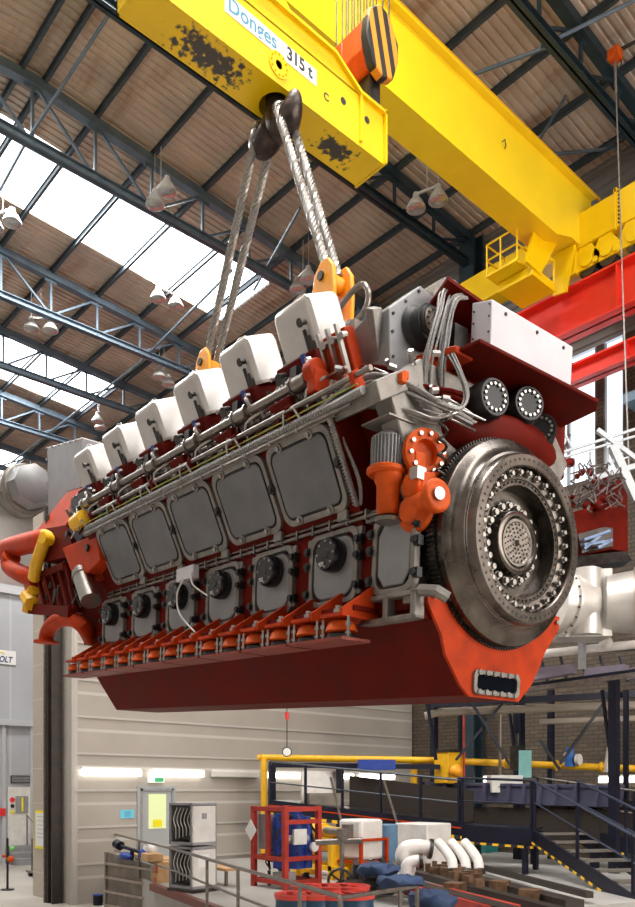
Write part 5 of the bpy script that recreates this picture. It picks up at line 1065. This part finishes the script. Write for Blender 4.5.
m = MB(); m.bar(A1 - o0 + Vector((0, 0, -.19)), B1 - o0 + Vector((0, 0, -.19)), .1, .075); P(m, 'hazard_strip', HZE, t)
m = MB(); m.bar(A1 - o0 - dn * .045 + Vector((0, 0, .02)), B1 - o0 - dn * .045 + Vector((0, 0, .02)), .01, .03); P(m, 'red_stripe', RO, t)
m = MB(); m.ext([A1 - o0 + dn * 1.25, B1 - o0 + dn * 1.25, B1 - o0 + dn * 1.25 + Vector((0, 0, .85)), A1 - o0 + dn * 1.25 + du * 1.6 + Vector((0, 0, .75)), A1 - o0 + dn * 1.25 + du * 1.6], dn * .05); P(m, 'mesh_side', BR_, t)
nP = 6; top = []
for k in range(nP):
    f = k / (nP - 1); p = A1.lerp(B1, f) - o0; m = MB(); m.bar(p, p + Vector((0, 0, 1.08)), .05, .05); P(m, 'railing_post', NV, t); top.append(p + Vector((0, 0, 1.08)))
m = MB(); m.tube(top, .028, 8); m.tube([q - Vector((0, 0, .5)) for q in top], .018, 8); P(m, 'walkway_rail', mat('rail_dark', (.10, .11, .13), .35, .6), t)
for px in ((332, 777, 344, 825), (385, 780, 402, 835)):
    a = atZ(px[0], px[1], 18.2) - o0 - dn * .1; b = atZ(px[2], px[3], 18.2) - o0 - dn * .1; m = MB(); m.bar(a, b, .07, .05); P(m, 'lean_pole', PP, t)
# landing
B2 = Vector((B0.x, B0.y, atZ(462, 833, 17.6).z)) - du * .1; C2 = Vector((C0.x, C0.y, atZ(530, 838, 16.9).z)) 
u2 = unit(Vector((C2.x - B2.x, C2.y - B2.y, 0))); n2 = Vector((-u2.y, u2.x, 0))
t = empty('walkway_landing', tuple(B2), 'navy steel landing with handrails at the top of the stairs', 'landing'); o0 = B2.copy(); e = C2 - B2
m = MB(); m.bar(Vector((0, 0, -.0)), e, .08, .34); m.bar(n2 * 1.1, e + n2 * 1.1, .08, .2); m.loft([[Vector((0, 0, .15)), n2 * 1.1 + Vector((0, 0, .15)), n2 * 1.1 + Vector((0, 0, .19)), Vector((0, 0, .19))], [e + Vector((0, 0, .15)), e + n2 * 1.1 + Vector((0, 0, .15)), e + n2 * 1.1 + Vector((0, 0, .19)), e + Vector((0, 0, .19))]]); P(m, 'landing_frame', NV, t)
m = MB(); m.bar(Vector((0, 0, -.2)), e + Vector((0, 0, -.2)), .09, .05); P(m, 'hazard_strip', HZE, t)
for f in (0.02, .06, .98):
    m = MB(); m.bar(e * f + Vector((0, 0, -.1)), e * f + Vector((0, 0, 1.22)), .055, .055); P(m, 'railing_post', NV, t)
m = MB(); m.tube([Vector((0, 0, 1.22)), e + Vector((0, 0, 1.22))], .028, 8); m.tube([Vector((0, 0, .72)), e + Vector((0, 0, .72))], .018, 8); P(m, 'landing_rail', NV, t)
for x in (-.4, .4, 0): pass
m = MB()
for f in (.1, .9):
    for s in (0, 1.1): m.bar(e * f + n2 * s + Vector((0, 0, -.1)), e * f + n2 * s + Vector((0, 0, .8 - B2.z)), .1)
P(m, 'landing_leg', NV, t)
# stairs going down to the right
S0 = C2 + Vector((0, 0, .17)); S1 = atZ(640, 925, 13.0); sd_ = Vector((S1.x - S0.x, S1.y - S0.y, 0)); 
zfall = S0.z - .8; run = sd_.length; sdu = unit(sd_); sn = Vector((-sdu.y, sdu.x, 0)); 
S1 = S0 + sdu * run - Vector((0, 0, zfall + .0))
t = empty('metal_staircase', tuple(S0), 'dark navy open steel staircase descending towards the lower right corner', 'staircase'); e = S1 - S0
for s in (0, 1.0): m = MB(); m.bar(sn * s - Vector((0, 0, .12)), sn * s + e - Vector((0, 0, .12)), .05, .26); P(m, 'stair_stringer', NV, t)
ns = 7
for k in range(ns): p = e * ((k + .5) / ns); m = MB(); m.loft([[p + sn * s + sdu * a + Vector((0, 0, b)) for a, b in ((-.16, -.02), (.16, -.02), (.16, .02), (-.16, .02))] for s in (.02, .98)]); P(m, 'stair_tread', mat('tread_grating', (.16, .14, .12), .6, .4, .3, 40) if k == 0 else bpy.data.materials['tread_grating'], t)
m = MB(); m.bar(-Vector((0, 0, .27)) - sn * .03, e - Vector((0, 0, .27)) - sn * .03, .03, .04); P(m, 'hazard_strip', HZE, t)
for s in (0, 1.0):
    m = MB(); m.tube([sn * s + Vector((0, 0, 1.05)), sn * s + e + Vector((0, 0, 1.0))], .03, 8); m.tube([sn * s + Vector((0, 0, .6)), sn * s + e + Vector((0, 0, .55))], .018, 8); P(m, 'stair_handrail', mat('rail_blue', (.06, .075, .12), .3, .5), t)
    for f in (.02, .48, .95): m = MB(); m.bar(sn * s + e * f, sn * s + e * f + Vector((0, 0, 1.03)), .05, .05); P(m, 'stair_post', NV, t)
# rear walkway on the right
A3 = atZ(533, 826, 19.5); B3 = atZ(640, 848, 17.6); t = empty('rear_walkway', tuple(A3), 'second navy walkway behind the stairs with hazard striped edge and mesh side', 'walkway'); e = B3 - A3; u3 = unit(Vector((e.x, e.y, 0))); n3 = Vector((-u3.y, u3.x, 0))
m = MB(); m.bar((0, 0, 0), e, .08, .34); P(m, 'side_beam', NV, t); m = MB(); m.bar((0, 0, -.2), e + Vector((0, 0, -.2)), .09, .05); P(m, 'hazard_strip', HZE, t)
m = MB(); m.ext([n3 * .3, e + n3 * .3, e + n3 * .3 + Vector((0, 0, 1.0)), n3 * .3 + Vector((0, 0, .9))], n3 * .05); P(m, 'mesh_side', BR_, t)
m = MB(); m.tube([Vector((0, 0, 1.2)), e + Vector((0, 0, 1.25))], .028, 8); m.tube([Vector((0, 0, .7)), e + Vector((0, 0, .75))], .018, 8); P(m, 'walkway_rail', PP, t)
for f in (.05, .35, .65, .95): m = MB(); m.bar(e * f, e * f + Vector((0, 0, 1.22)), .05, .05); P(m, 'railing_post', NV, t)
m = MB(); m.bar(e * .6, Vector((e.x * .6, e.y * .6, .8 - A3.z)), .16); P(m, 'support_leg', NV, t)
# row of purple-grey bins above the mesh
bin0 = empty('sheet_metal_bin', (0, 0, 0), 'x', 'bin', 'row of sheet metal bins')
m = MB(); m.loft([[Vector((x, y, z)) for x, y in ((-a, -.2), (a, -.2), (a, .2), (-a, .2))] for a, z in ((.27, 0), (.33, .50))]); P(m, 'bin_body', mat('bin_purple', (.075, .075, .13), .45, .1, .1, 6), bin0, .01)
m = MB(); m.bar((-.36, -.22, 0), (-.30, -.22, .5), .06); m.bar((-.2, -.215, .42), (.25, -.215, .42), .02); P(m, 'bin_edge', NV, bin0)
ordn = ['first', 'second', 'third', 'fourth', 'fifth', 'sixth', 'seventh', 'eighth', 'ninth', 'tenth']
bx_ = [438, 455, 478, 502, 517, 533, 548, 567, 588, 607]
for i, px in enumerate(bx_):
    Z = 20.2 - .012 * (px - 438); p = atZ(px, 802 + (px - 438) * .03, Z); o = bin0 if i == 0 else copy_tree(bin0); o.location = p; o.rotation_euler = (0, 0, math.atan2(u3.y, u3.x)); o['label'] = 'purple-grey sheet metal bin behind the railing, %s from the left' % ordn[i]
pA = atZ(428, 806, 20.3); pB = atZ(640, 811, 17.8); t = empty('conveyor_frame', tuple(pA), 'long dark brown trough under the row of bins', 'conveyor'); e = pB - pA
m = MB(); m.ext([Vector((0, 0, 0)), e, e + Vector((0, 0, -.85)), Vector((0, 0, -.7))], n3 * .35); P(m, 'trough', BR_, t); m = MB()
for f in (.1, .5, .9): m.bar(e * f + n3 * .3 + Vector((0, 0, -.7)), Vector((e.x * f, e.y * f, .8 - pA.z)) + n3 * .3, .12)
P(m, 'frame_legs', NV, t)
# yellow gas pipe with its supports, cabinet and valve
g0 = atZ(262, 757.5, 20.6); g1 = atZ(440, 760.5, 20.3); g2 = atZ(640, 769, 18.8)
t = empty('yellow_gas_pipe', tuple(g0), 'long horizontal yellow gas pipe above the walkway', 'pipe'); m = MB(); m.tube([(0, 0, 0), g1 - g0, g2 - g0], .085, 14); m.cyl((-.1 * du.x, -.1 * du.y, .0), (0, 0, 0), .085, 14); P(m, 'pipe_run', YP, t)
m = MB()
for f in (.12, .35, .6, .82):
    p = (g1 - g0).lerp(g2 - g0, f); m.cyl(p - u3 * .03, p + u3 * .03, .13, 14)
P(m, 'pipe_flanges', YP, t)
m = MB()
for px in (264, 414): p = atZ(px, 759, 20.5) - g0; m.cyl(p, Vector((p.x, p.y, .8 - g0.z)), .085, 12)
P(m, 'pipe_legs', YP, t)
m = MB(); a = atZ(272, 765, 20) - g0; m.bar(a, atZ(440, 767, 19.8) - g0, .12); m.bar(a, Vector((a.x, a.y, .8 - g0.z)), .14); b = atZ(340, 767, 19.9) - g0; m.bar(b, Vector((b.x, b.y, .8 - g0.z)), .14); P(m, 'support_frame', NV, t)
p = atZ(449, 768, 20.0); t = empty('yellow_cabinet', tuple(p), 'square yellow cabinet with dark lid on the gas pipe', 'cabinet'); m = MB(); m.box((0, 0, 0), (.45, .62, .78)); P(m, 'cabinet_body', YP, t, .02); m = MB(); m.box((0, 0, .42), (.5, .68, .06)); P(m, 'cabinet_lid', SD, t)
p = atZ(456, 771, 19.4); tag(MB().sph(p + Vector((0, 0, 0)), .16, 8).build('pipe_bellows', LG), 'orange round fitting at the front of the yellow cabinet', 'fitting')
m = MB(); p = atZ(376, 765, 19.7); m.box(p, (.9, .5, .25), Matrix.Rotation(.9, 3, 'Z')); tag(m.build('blue_motor_box', BL), 'blue rectangular box beneath the yellow pipe over the walkway', 'box')
p = atZ(570, 760, 19.2); t = empty('blue_valve', tuple(p), 'bright blue valve sitting on the yellow pipe at right', 'valve'); m = MB(); m.cyl((0, 0, -.16), (0, 0, .14), .13, 14); m.cyl((0, 0, .14), (0, 0, .3), .09, 12); P(m, 'valve_body', mat('valve_blue', (.03, .16, .5), .4), t); m = MB(); m.sph((-.1, 0, .12), .07, 8); m.cyl((.18 * u3.x, .18 * u3.y, 0), (.26 * u3.x, .26 * u3.y, 0), .14, 14); P(m, 'valve_gauges', PIPW, t)
p = atZ(610, 768, 19.0); t = empty('white_pipe_cone', tuple(p), 'pale pointed support bracket on the yellow pipe by the dark column', 'bracket'); m = MB(); m.cyl((0, 0, -.1), (0, 0, .62), .17, 10, r2=.05); P(m, 'cone_body', PIPW, t)
p = atZ(510, 780, 19.6); t = empty('control_box', tuple(p), 'white control box with a pale teal panel on top', 'control box'); m = MB(); m.box((-.1, -.1, -.1), (.75, .75, .42), Matrix.Rotation(.8, 3, 'Z')); P(m, 'box_body', WHT, t, .01); q = atZ(525, 764, 19.3) - p; m = MB(); m.box(q, (.06, .30, .66), Matrix.Rotation(-.7, 3, 'Z')); P(m, 'teal_panel', TEAL, t); q = atZ(517, 758, 19.5) - p; m = MB(); m.box(q, (.25, .25, .6)); m.cyl(q + Vector((0, 0, .3)), q + Vector((0, 0, .6)), .05, 8); P(m, 'box_gauges', SD, t)
m = MB(); a = atZ(500, 700, 19.4); m.cyl(a, Vector((a.x, a.y, 2.6)), .035, 8); tag(m.build('thin_conduit', PP), 'thin grey vertical conduit above the control box', 'conduit')
m = MB(); a = atZ(464, 700, 19.9); m.cyl(a, Vector((a.x, a.y, 2.9)), .03, 8); tag(m.build('red_conduit', RF), 'thin red vertical conduit right of the yellow cabinet', 'conduit')
# ---------------- test bed frame with second engine (right, behind)
Zt = 17.5
def T_(px, py, Z=Zt): return atZ(px, py, Z)
t = empty('test_bed_gantry', tuple(T_(540, 690)), 'dark navy steel gantry carrying pipes below the second engine', 'gantry'); o0 = T_(540, 690)
def tb(m, a, b, w, h=None): m.bar(Vector(a) - o0, Vector(b) - o0, w, h); return m
def down(px, py, Z): p = T_(px, py, Z); return p, Vector((p.x, p.y, .8))
for px, pt, w_, Z in ((434, 700, .15, 20.9), (460, 700, .07, 20.9), (519, 690, .22, 20.7), (551, 690, .14, 20.8), (614, 680, .18, 17.2), (626, 690, .10, 18.6)):
    a, b = down(px, pt, Z); m = MB(); tb(m, a, b, w_); P(m, 'gantry_column', NV, t)
m = MB()
for A_, B_, Z in (((427, 700), (436, 760), 19.1), ((470, 700), (510, 765), 19.1), ((602, 690), (611, 760), 17.3), ((606, 700), (560, 764), 18.2), ((508, 700), (516, 764), 20.6), ((456, 760), (505, 700), 19.2), ((540, 740), (560, 770), 18.6)):
    tb(m, T_(*A_, Z), T_(*B_, Z), .06)
P(m, 'gantry_braces', NV, t)
m = MB(); tb(m, T_(519, 700, 20.7), T_(519, 690, 18), .12); tb(m, T_(434, 701, 20.9), T_(434, 705, 19.2), .12); tb(m, T_(530, 686, 18), T_(640, 671, 17.0), .3, .08); tb(m, T_(530, 656, 18), T_(640, 647, 17), .2, .08); tb(m, T_(425, 705, 19.3), T_(640, 694, 18.8), .2, .14)
for k in range(6): tb(m, T_(540 + 20 * k, 656, 17.6), T_(548 + 20 * k, 682, 17.6), .05)
P(m, 'gantry_beam', NV, t)
m = MB(); tb(m, T_(530, 689, 17.6), T_(640, 674, 16.7), .1, .1); P(m, 'light_edge_beam', PP, t)
for x0_, x1_ in ((534, 570), (585, 624), (628, 660)):
    m = MB(); m.ext([T_(x0_, 668, 17.4) - o0, T_(x1_, 664, 17.2) - o0, T_(x1_ + 2, 673, 17.2) - o0, T_(x0_ - 2, 680, 17.4) - o0], (0, .2, 0)); P(m, 'purple_panel', mat('panel_purple', (.20, .17, .22), .5, 0, .1, 4) if 'panel_purple' not in MATS else MATS['panel_purple'], t)
t = empty('white_service_pipe', tuple(T_(530, 655, 17.2)), 'thick white pipe with valve running along the gantry', 'pipe'); o1 = T_(530, 655, 17.2); m = MB(); m.tube([Vector((0, 0, 0)), T_(640, 644, 16.4) - o1], .09, 12); P(m, 'pipe_run', PIPW, t); c = T_(606, 643, 16.6) - o1; m = MB(); m.sph(c, .14, 8); m.cyl(c, c + Vector((0, 0, .28)), .05, 8); P(m, 'pipe_valve', PIPW, t); c = T_(582, 655, 16.7) - o1; m = MB(); m.box(c, (.12, .12, .6)); P(m, 'pipe_clamp', GRB, t)
m = MB(); m.tube([T_(425, 716, 19.5), T_(440, 712, 19.5), T_(640, 705, 19.0)], .10, 10); m.tube([T_(540, 722, 19.4), T_(640, 718, 19.2)], .07, 8); tag(m.build('wall_pipes', mat('dusty_pipe', (.35, .30, .24), .6)), 'dusty pale pipes running along the brick wall', 'pipes')
# exhaust duct: silver, with barrel flanges
SVD = mat('duct_sheet', (.66, .63, .59), .4, .55, .06, 3)
t = empty('exhaust_duct', tuple(T_(592, 602, 15.5)), 'silver sheet metal duct box with round flanged ends beside the flywheel', 'duct'); o1 = T_(592, 602, 15.5); rx = c2w((1, 0, 0)); ry = c2w((0, 1, 0)); zz3 = Vector((0, 0, 1))
def D_(a, b, c): return rx * a + ry * b + zz3 * c
s1 = 15.5 / FL
m = MB(); ring = []
for i in range(9): a = -20 * s1 + 40 * s1 * i / 8 * .78; ring.append((a, -.10 + .22 * ((i - 4) / 4) ** 2 - .12))
ring += [(.32, .6), (-.42, .6)]
m.loft([[D_(a, b, c) for a, b in ring] for c in (-33 * s1, 33 * s1)]); P(m, 'duct_panel', SVD, t)
m = MB(); m.loft([[D_(a, b, c) for a, b in ((-.62, .1), (.40, .0), (.40, .7), (-.62, .7))] for c in (-34 * s1, 34 * s1)]); P(m, 'duct_box', SVD, t, .01)
for c, nm in ((D_(-27 * s1, .15, 0), 0), (D_(42 * s1, .0, 0), 1)):
    m = MB(); m.lathe([(-.5, .55), (-.02, .60), (.0, .66), (.05, .66), (.07, .60), (.28, .58)], c, rx * (1 if nm else -1) + ry * -.35, 32); fb = P(m, 'duct_sleeve', SVD, t)
    m = MB(); A = unit(rx * (1 if nm else -1) + ry * -.35); u = unit(A.cross(zz3)); v = A.cross(u)
    for i in range(20): a = 2 * PI * i / 20; q = c + A * .05 + (u * math.cos(a) + v * math.sin(a)) * .63; m.cyl(q, q + A * .03, .02, 6)
    P(m, 'sleeve_bolts', SD, fb)
# second engine block
t = empty('second_engine', tuple(T_(580, 560, 15.5)), 'partly visible dark red engine on the test bed behind the flywheel', 'engine'); o1 = T_(580, 560, 15.5)
def G_(px, py, Z=15.5): return T_(px, py, Z) - o1
m = MB(); m.ext([G_(550, 518), G_(610, 502, 16.0), G_(628, 512, 16.6), G_(628, 552, 16.6), G_(611, 549, 16), G_(552, 562)], ry * .8); P(m, 'engine_block', R_, t, .01)
m = MB(); m.ext([G_(600, 482, 16.3), G_(627, 476, 17), G_(628, 552, 17), G_(612, 556, 16.3)], ry * .3); P(m, 'end_plate', R_, t)
m = MB(); m.ext([G_(578, 534, 15.4), G_(604, 527, 15.55), G_(613, 528, 15.6), G_(613, 546, 15.6), G_(582, 553, 15.4)], ry * .1); P(m, 'window_recess', SD, t)
m = MB()
for A_, B_ in (((584, 540), (610, 531)), ((584, 549), (600, 536)), ((598, 548), (612, 540)), ((584, 545), (611, 541))): m.bar(G_(*A_, 15.3), G_(*B_, 15.3), .07, .05)
P(m, 'inner_bracket', mat('steel_blue', (.16, .22, .36), .4, .3), t)
m = MB(); m.ext([G_(556, 558, 15.4), G_(626, 551, 16.2), G_(632, 560, 16.2), G_(560, 569, 15.4)], ry * .5); P(m, 'foot_plate', SD, t)
m = MB()
for i in range(70):
    px = rnd.uniform(546, 620); py = rnd.uniform(468, 512); p = G_(px, py, 15.6 + rnd.uniform(0, .6)); m.tube([p, p + D_(rnd.uniform(-.2, .2), -.05, rnd.uniform(-.2, .2)), p + D_(rnd.uniform(-.3, .3), 0, rnd.uniform(-.3, .2))], rnd.uniform(.008, .022), 6, smooth_path=3)
P(m, 'engine_pipework', mat('dull_pipework', (.12, .095, .09), .4, .6, .4, 8), t)
m = MB()
for i in range(16): px = rnd.uniform(552, 612); py = rnd.uniform(462, 508); p = G_(px, py, 15.9); m.sph(p, rnd.uniform(.05, .11), 6)
m.cyl(G_(545, 452), G_(566, 468), .14, 12); P(m, 'engine_fittings', R_, t)
# light gangway beside windows
t = empty('test_gangway', tuple(T_(600, 455, 16)), 'light grey steel gangway railing and sloping stringer below the bright windows', 'gangway'); o1 = T_(600, 455, 16)
m = MB(); LGY = mat('light_steel', (.50, .52, .54), .4, .3)
for A_, B_, w_ in (((555, 455), (636, 429), .05), ((555, 460), (636, 436), .04), ((570, 474), (636, 455), .03), ((597, 430), (640, 462), .09), ((612, 446), (636, 500), .16), ((590, 480), (636, 466), .1), ((601, 480), (617, 455), .05), ((560, 425), (572, 448), .04), ((608, 448), (608, 478), .03), ((590, 452), (590, 480), .03), ((574, 458), (574, 482), .03)):
    m.bar(T_(*A_, 16.2) - o1, T_(*B_, 16.2) - o1, w_)
P(m, 'gangway_frame', LGY, t)
# ---------------- objects on the platform, lower centre right
def bend(name, pts, r, label, mt=PIPW, fl=True):
    o1 = Vector(pts[0]); t = empty(name, tuple(o1), label, 'pipe'); Q = [Vector(p) - o1 for p in pts]; m = MB(); m.tube(Q, r, 18, smooth_path=6); P(m, 'pipe_bend', mt, t)
    if fl: A = unit(Q[-1] - Q[-2]); m = MB(); m.lathe([(-.04, r), (-.04, r * 1.3), (.02, r * 1.3), (.02, r * .8), (-.02, r * .8), (-.02, .01)], Q[-1], A, 20); P(m, 'pipe_flange', SD, t)
    return t
Z = 13.6
bend('white_elbow_pipe', [atZ(404, 878, Z), atZ(408, 868, Z), atZ(403, 858, Z), atZ(406, 849, Z), atZ(418, 847, Z), atZ(431, 849, Z)], .135, 'upper white curved pipe with open flanged end on the platform')
bend('white_elbow_pipe', [atZ(404, 880, Z - .3), atZ(405, 874, Z - .3), atZ(408, 864, Z - .3), atZ(415, 861, Z - .3), atZ(421, 861, Z - .3)], .10, 'lower smaller white curved pipe beneath the upper one')
for k, px in enumerate((438, 451, 464)):
    bend('curved_exhaust_pipe', [atZ(px, 842, 15.5), atZ(px + 8, 851, 15.3), atZ(px + 14, 861, 15.1), atZ(px + 15, 872, 15.0)], .095, 'white curved pipe below the walkway, %s of three' % ('nearest the elbow pipes', 'middle', 'nearest the landing')[k])
for (px, py, Z, s_, l) in ((378, 870, 13.2, (.42, .3, .13), 'blue sack lying left of the white elbow pipes'), (400, 882, 12.6, (.42, .3, .12), 'blue sack in front of the white elbow pipes'), (431, 902, 10.5, (.34, .3, .15), 'dark blue bag at the bottom edge of the picture')):
    c = atZ(px, py, Z); mb = MB().sph((0, 0, 0), 1, 12, s_); mb.v = [v + Vector(noise.noise_vector(v * 5.5 + c)) * .09 + Vector(noise.noise_vector(v * 13)) * .03 for v in mb.v]; o = mb.build('blue_sack', mat('sack_blue', (.025, .05, .12), .7, 0, .3, 6) if 'sack_blue' not in MATS else MATS['sack_blue'], loc=tuple(c)); tag(o, l, 'sack', 'blue sacks')
    o.location.z = max(o.location.z, .8 + s_[2] * .9)
# machine bed frame / rails lower right
t = empty('machine_bed', (0, 0, 0), 'long brown steel machine bed with rails, running across the lower right', 'machine bed')
m = MB()
for A_, B_, w_, h_ in (((405, 862), (575, 905), .30, .14), ((410, 872), (560, 912), .2, .12), ((430, 854), (590, 895), .12, .1), ((400, 882), (520, 915), .3, .14)):
    a = hit(*A_, 2, .95); b = hit(*B_, 2, .95); m.bar(a, b, w_, h_)
P(m, 'bed_rail', BRN, t)
m = MB(); a = hit(418, 889, 2, .92); b = hit(505, 912, 2, .92); m.bar(a, b, .5, .18); P(m, 'red_bed_beam', RF, t)
m = MB()
for px, py in ((415, 868), (440, 872), (470, 880), (500, 886), (530, 895), (455, 888)): p = hit(px, py, 2, 1.0); m.box(p, (.3, .3, .18), Matrix.Rotation(.4, 3, 'Z'))
for i in range(30): px = rnd.uniform(425, 480); p = hit(px, 862 + (px - 425) * .3 + rnd.uniform(-4, 8), 2, 1.05); m.box(p, (rnd.uniform(.06, .2), rnd.uniform(.06, .16), rnd.uniform(.08, .25)), Matrix.Rotation(rnd.uniform(0, 3), 3, 'Z'))
P(m, 'bed_fittings', mat('rusty_fittings', (.16, .09, .05), .55, .4, .4, 10), t)
m = MB(); p = hit(482, 838, 2, 1.2); m.box((p.x, p.y, 1.05), (.7, .6, .5)); tag(m.build('teal_box', mat('teal_paint', (.03, .22, .22), .5)), 'dark teal box under the walkway landing', 'box')
t = empty('low_rack', tuple(hit(510, 852, 2, .8)), 'low grey tubular rack under the landing', 'rack'); m = MB()
for k in range(5): m.tube([(-.8 + .4 * k, .3 * k - .6, 0), (-.8 + .4 * k, .3 * k - .6, .42), (-.5 + .4 * k, .3 * k - .4, .42)], .02, 6)
m.cyl((-.8, -.6, .42), (.8, .6, .42), .02, 6); P(m, 'rack_frame', PP, t)
# black machine parts pile in front of the tank
t = empty('valve_wheel_stand', tuple(Vector((atZ(342, 880, 13.9).x, atZ(342, 880, 13.9).y, .8))), 'dark pipe stand with spoked hand wheel behind the drums', 'valve stand'); m = MB(); m.cyl((0, 0, 0), (0, 0, .9), .04, 10); m.cyl((-.35, -.3, .88), (.25, .25, .92), .055, 12); m.box((.02, 0, 1.02), (.14, .14, .2)); P(m, 'stand_pipe', PP, t)
m = MB(); c0 = Vector((0, -.05, .22)); m.tube([c0 + rx * .2 * math.cos(a) + zz3 * .2 * math.sin(a) for a in [2 * PI * k / 28 for k in range(29)]], .025, 8)
for k in range(5): a = 2 * PI * k / 5; m.bar(c0, c0 + rx * .2 * math.cos(a) + zz3 * .2 * math.sin(a), .03)
P(m, 'hand_wheel', SD, t)
t = empty('black_engine_parts', tuple(hit(385, 888, 2, .85)), 'heap of black cast engine parts beside the blue sacks', 'engine parts'); m = MB()
for i in range(26):
    p = hit(rnd.uniform(350, 402), rnd.uniform(872, 896), 2, .9) - hit(385, 888, 2, .85); p.z = rnd.uniform(.05, .3); m.box(p, (rnd.uniform(.1, .35), rnd.uniform(.08, .2), rnd.uniform(.05, .2)), Matrix.Rotation(rnd.uniform(0, 3), 3, 'Z') @ Matrix.Rotation(rnd.uniform(-.4, .4), 3, 'X'))
for i in range(12):
    p = hit(rnd.uniform(352, 400), rnd.uniform(872, 894), 2, .9) - hit(385, 888, 2, .85); p.z = .15; m.cyl(p, p + Vector((rnd.uniform(-.4, .4), rnd.uniform(-.3, .3), rnd.uniform(.0, .4))), rnd.uniform(.03, .07), 8)
P(m, 'cast_pieces', SD, t)
for px, py, s_, l in ((423, 838, (.5, .5, .9), 'white rectangular tank under the walkway near the elbow pipes'),): p = atZ(px, 836, 17.0); tag(MB().box((p.x, p.y, 1.35), (.9, .8, 1.1)).build('white_box', PIPW, bevel=.03), l, 'tank')
p = atZ(388, 846, 16.4); tag(MB().cyl((p.x, p.y, .8), (p.x, p.y, 1.9), .2, 18).build('blue_cylinder', mat('cyl_blue', (.10, .20, .32), .5, 0, .1, 5), bevel=.03), 'dull blue gas cylinder standing under the walkway', 'cylinder')
# machinery on the walkway left end (white screen, grey cover)
p = atZ(322, 787, 20.0); tag(MB().box(p, (.08, 1.1, .8), Matrix.Rotation(-.4, 3, 'Z')).build('white_screen', PIPW), 'white cover sheet standing on the walkway near its left end', 'cover')
p = atZ(322, 803, 19.9); tag(MB().box(p, (.6, .9, .5), Matrix.Rotation(-.4, 3, 'Z')).build('grey_machine_cover', SCR, bevel=.03), 'grey metal cover below the white sheet on the walkway', 'cover')
# ================================================================== LIGHT
w = bpy.data.worlds.new('world'); sc.world = w; w.use_nodes = True
w.node_tree.nodes['Background'].inputs[0].default_value = (.75, .85, 1, 1); w.node_tree.nodes['Background'].inputs[1].default_value = .6
def area(loc, rot, sx, sy, e, col=(1, 1, 1)):
    l = bpy.data.lights.new('daylight_fill', 'AREA'); l.shape = 'RECTANGLE'; l.size = sx; l.size_y = sy; l.energy = e; l.color = col; o = bpy.data.objects.new('daylight_fill', l); COL.objects.link(o); o.location = loc; o.rotation_euler = rot; return o
for (x0, x1, y0, y1), e in zip(sky, (1300, 900, 500, 1200, 2200, 900)):  # added lamps below the skylights, strengthening their daylight
    for a, b in ((y0, RY), (RY, y1)):
        if b - a > .5: area(((x0 + x1) / 2, (a + b) / 2, 19.5), (0, 0, 0), x1 - x0, b - a, e * (b - a) / 10, (1, .985, .96))
area((XB - .1, 12, 9), (0, PI / 2, 0), 10, 14, 1500, (1, .95, .88))  # added fill lamp before the unseen end glazing
vs_ = sc.view_settings; sc.display_settings.display_device = 'sRGB'; vs_.view_transform = 'Standard'; vs_.look = 'None'; vs_.gamma = 1; vs_.use_curve_mapping = False; vs_.exposure = 0.45
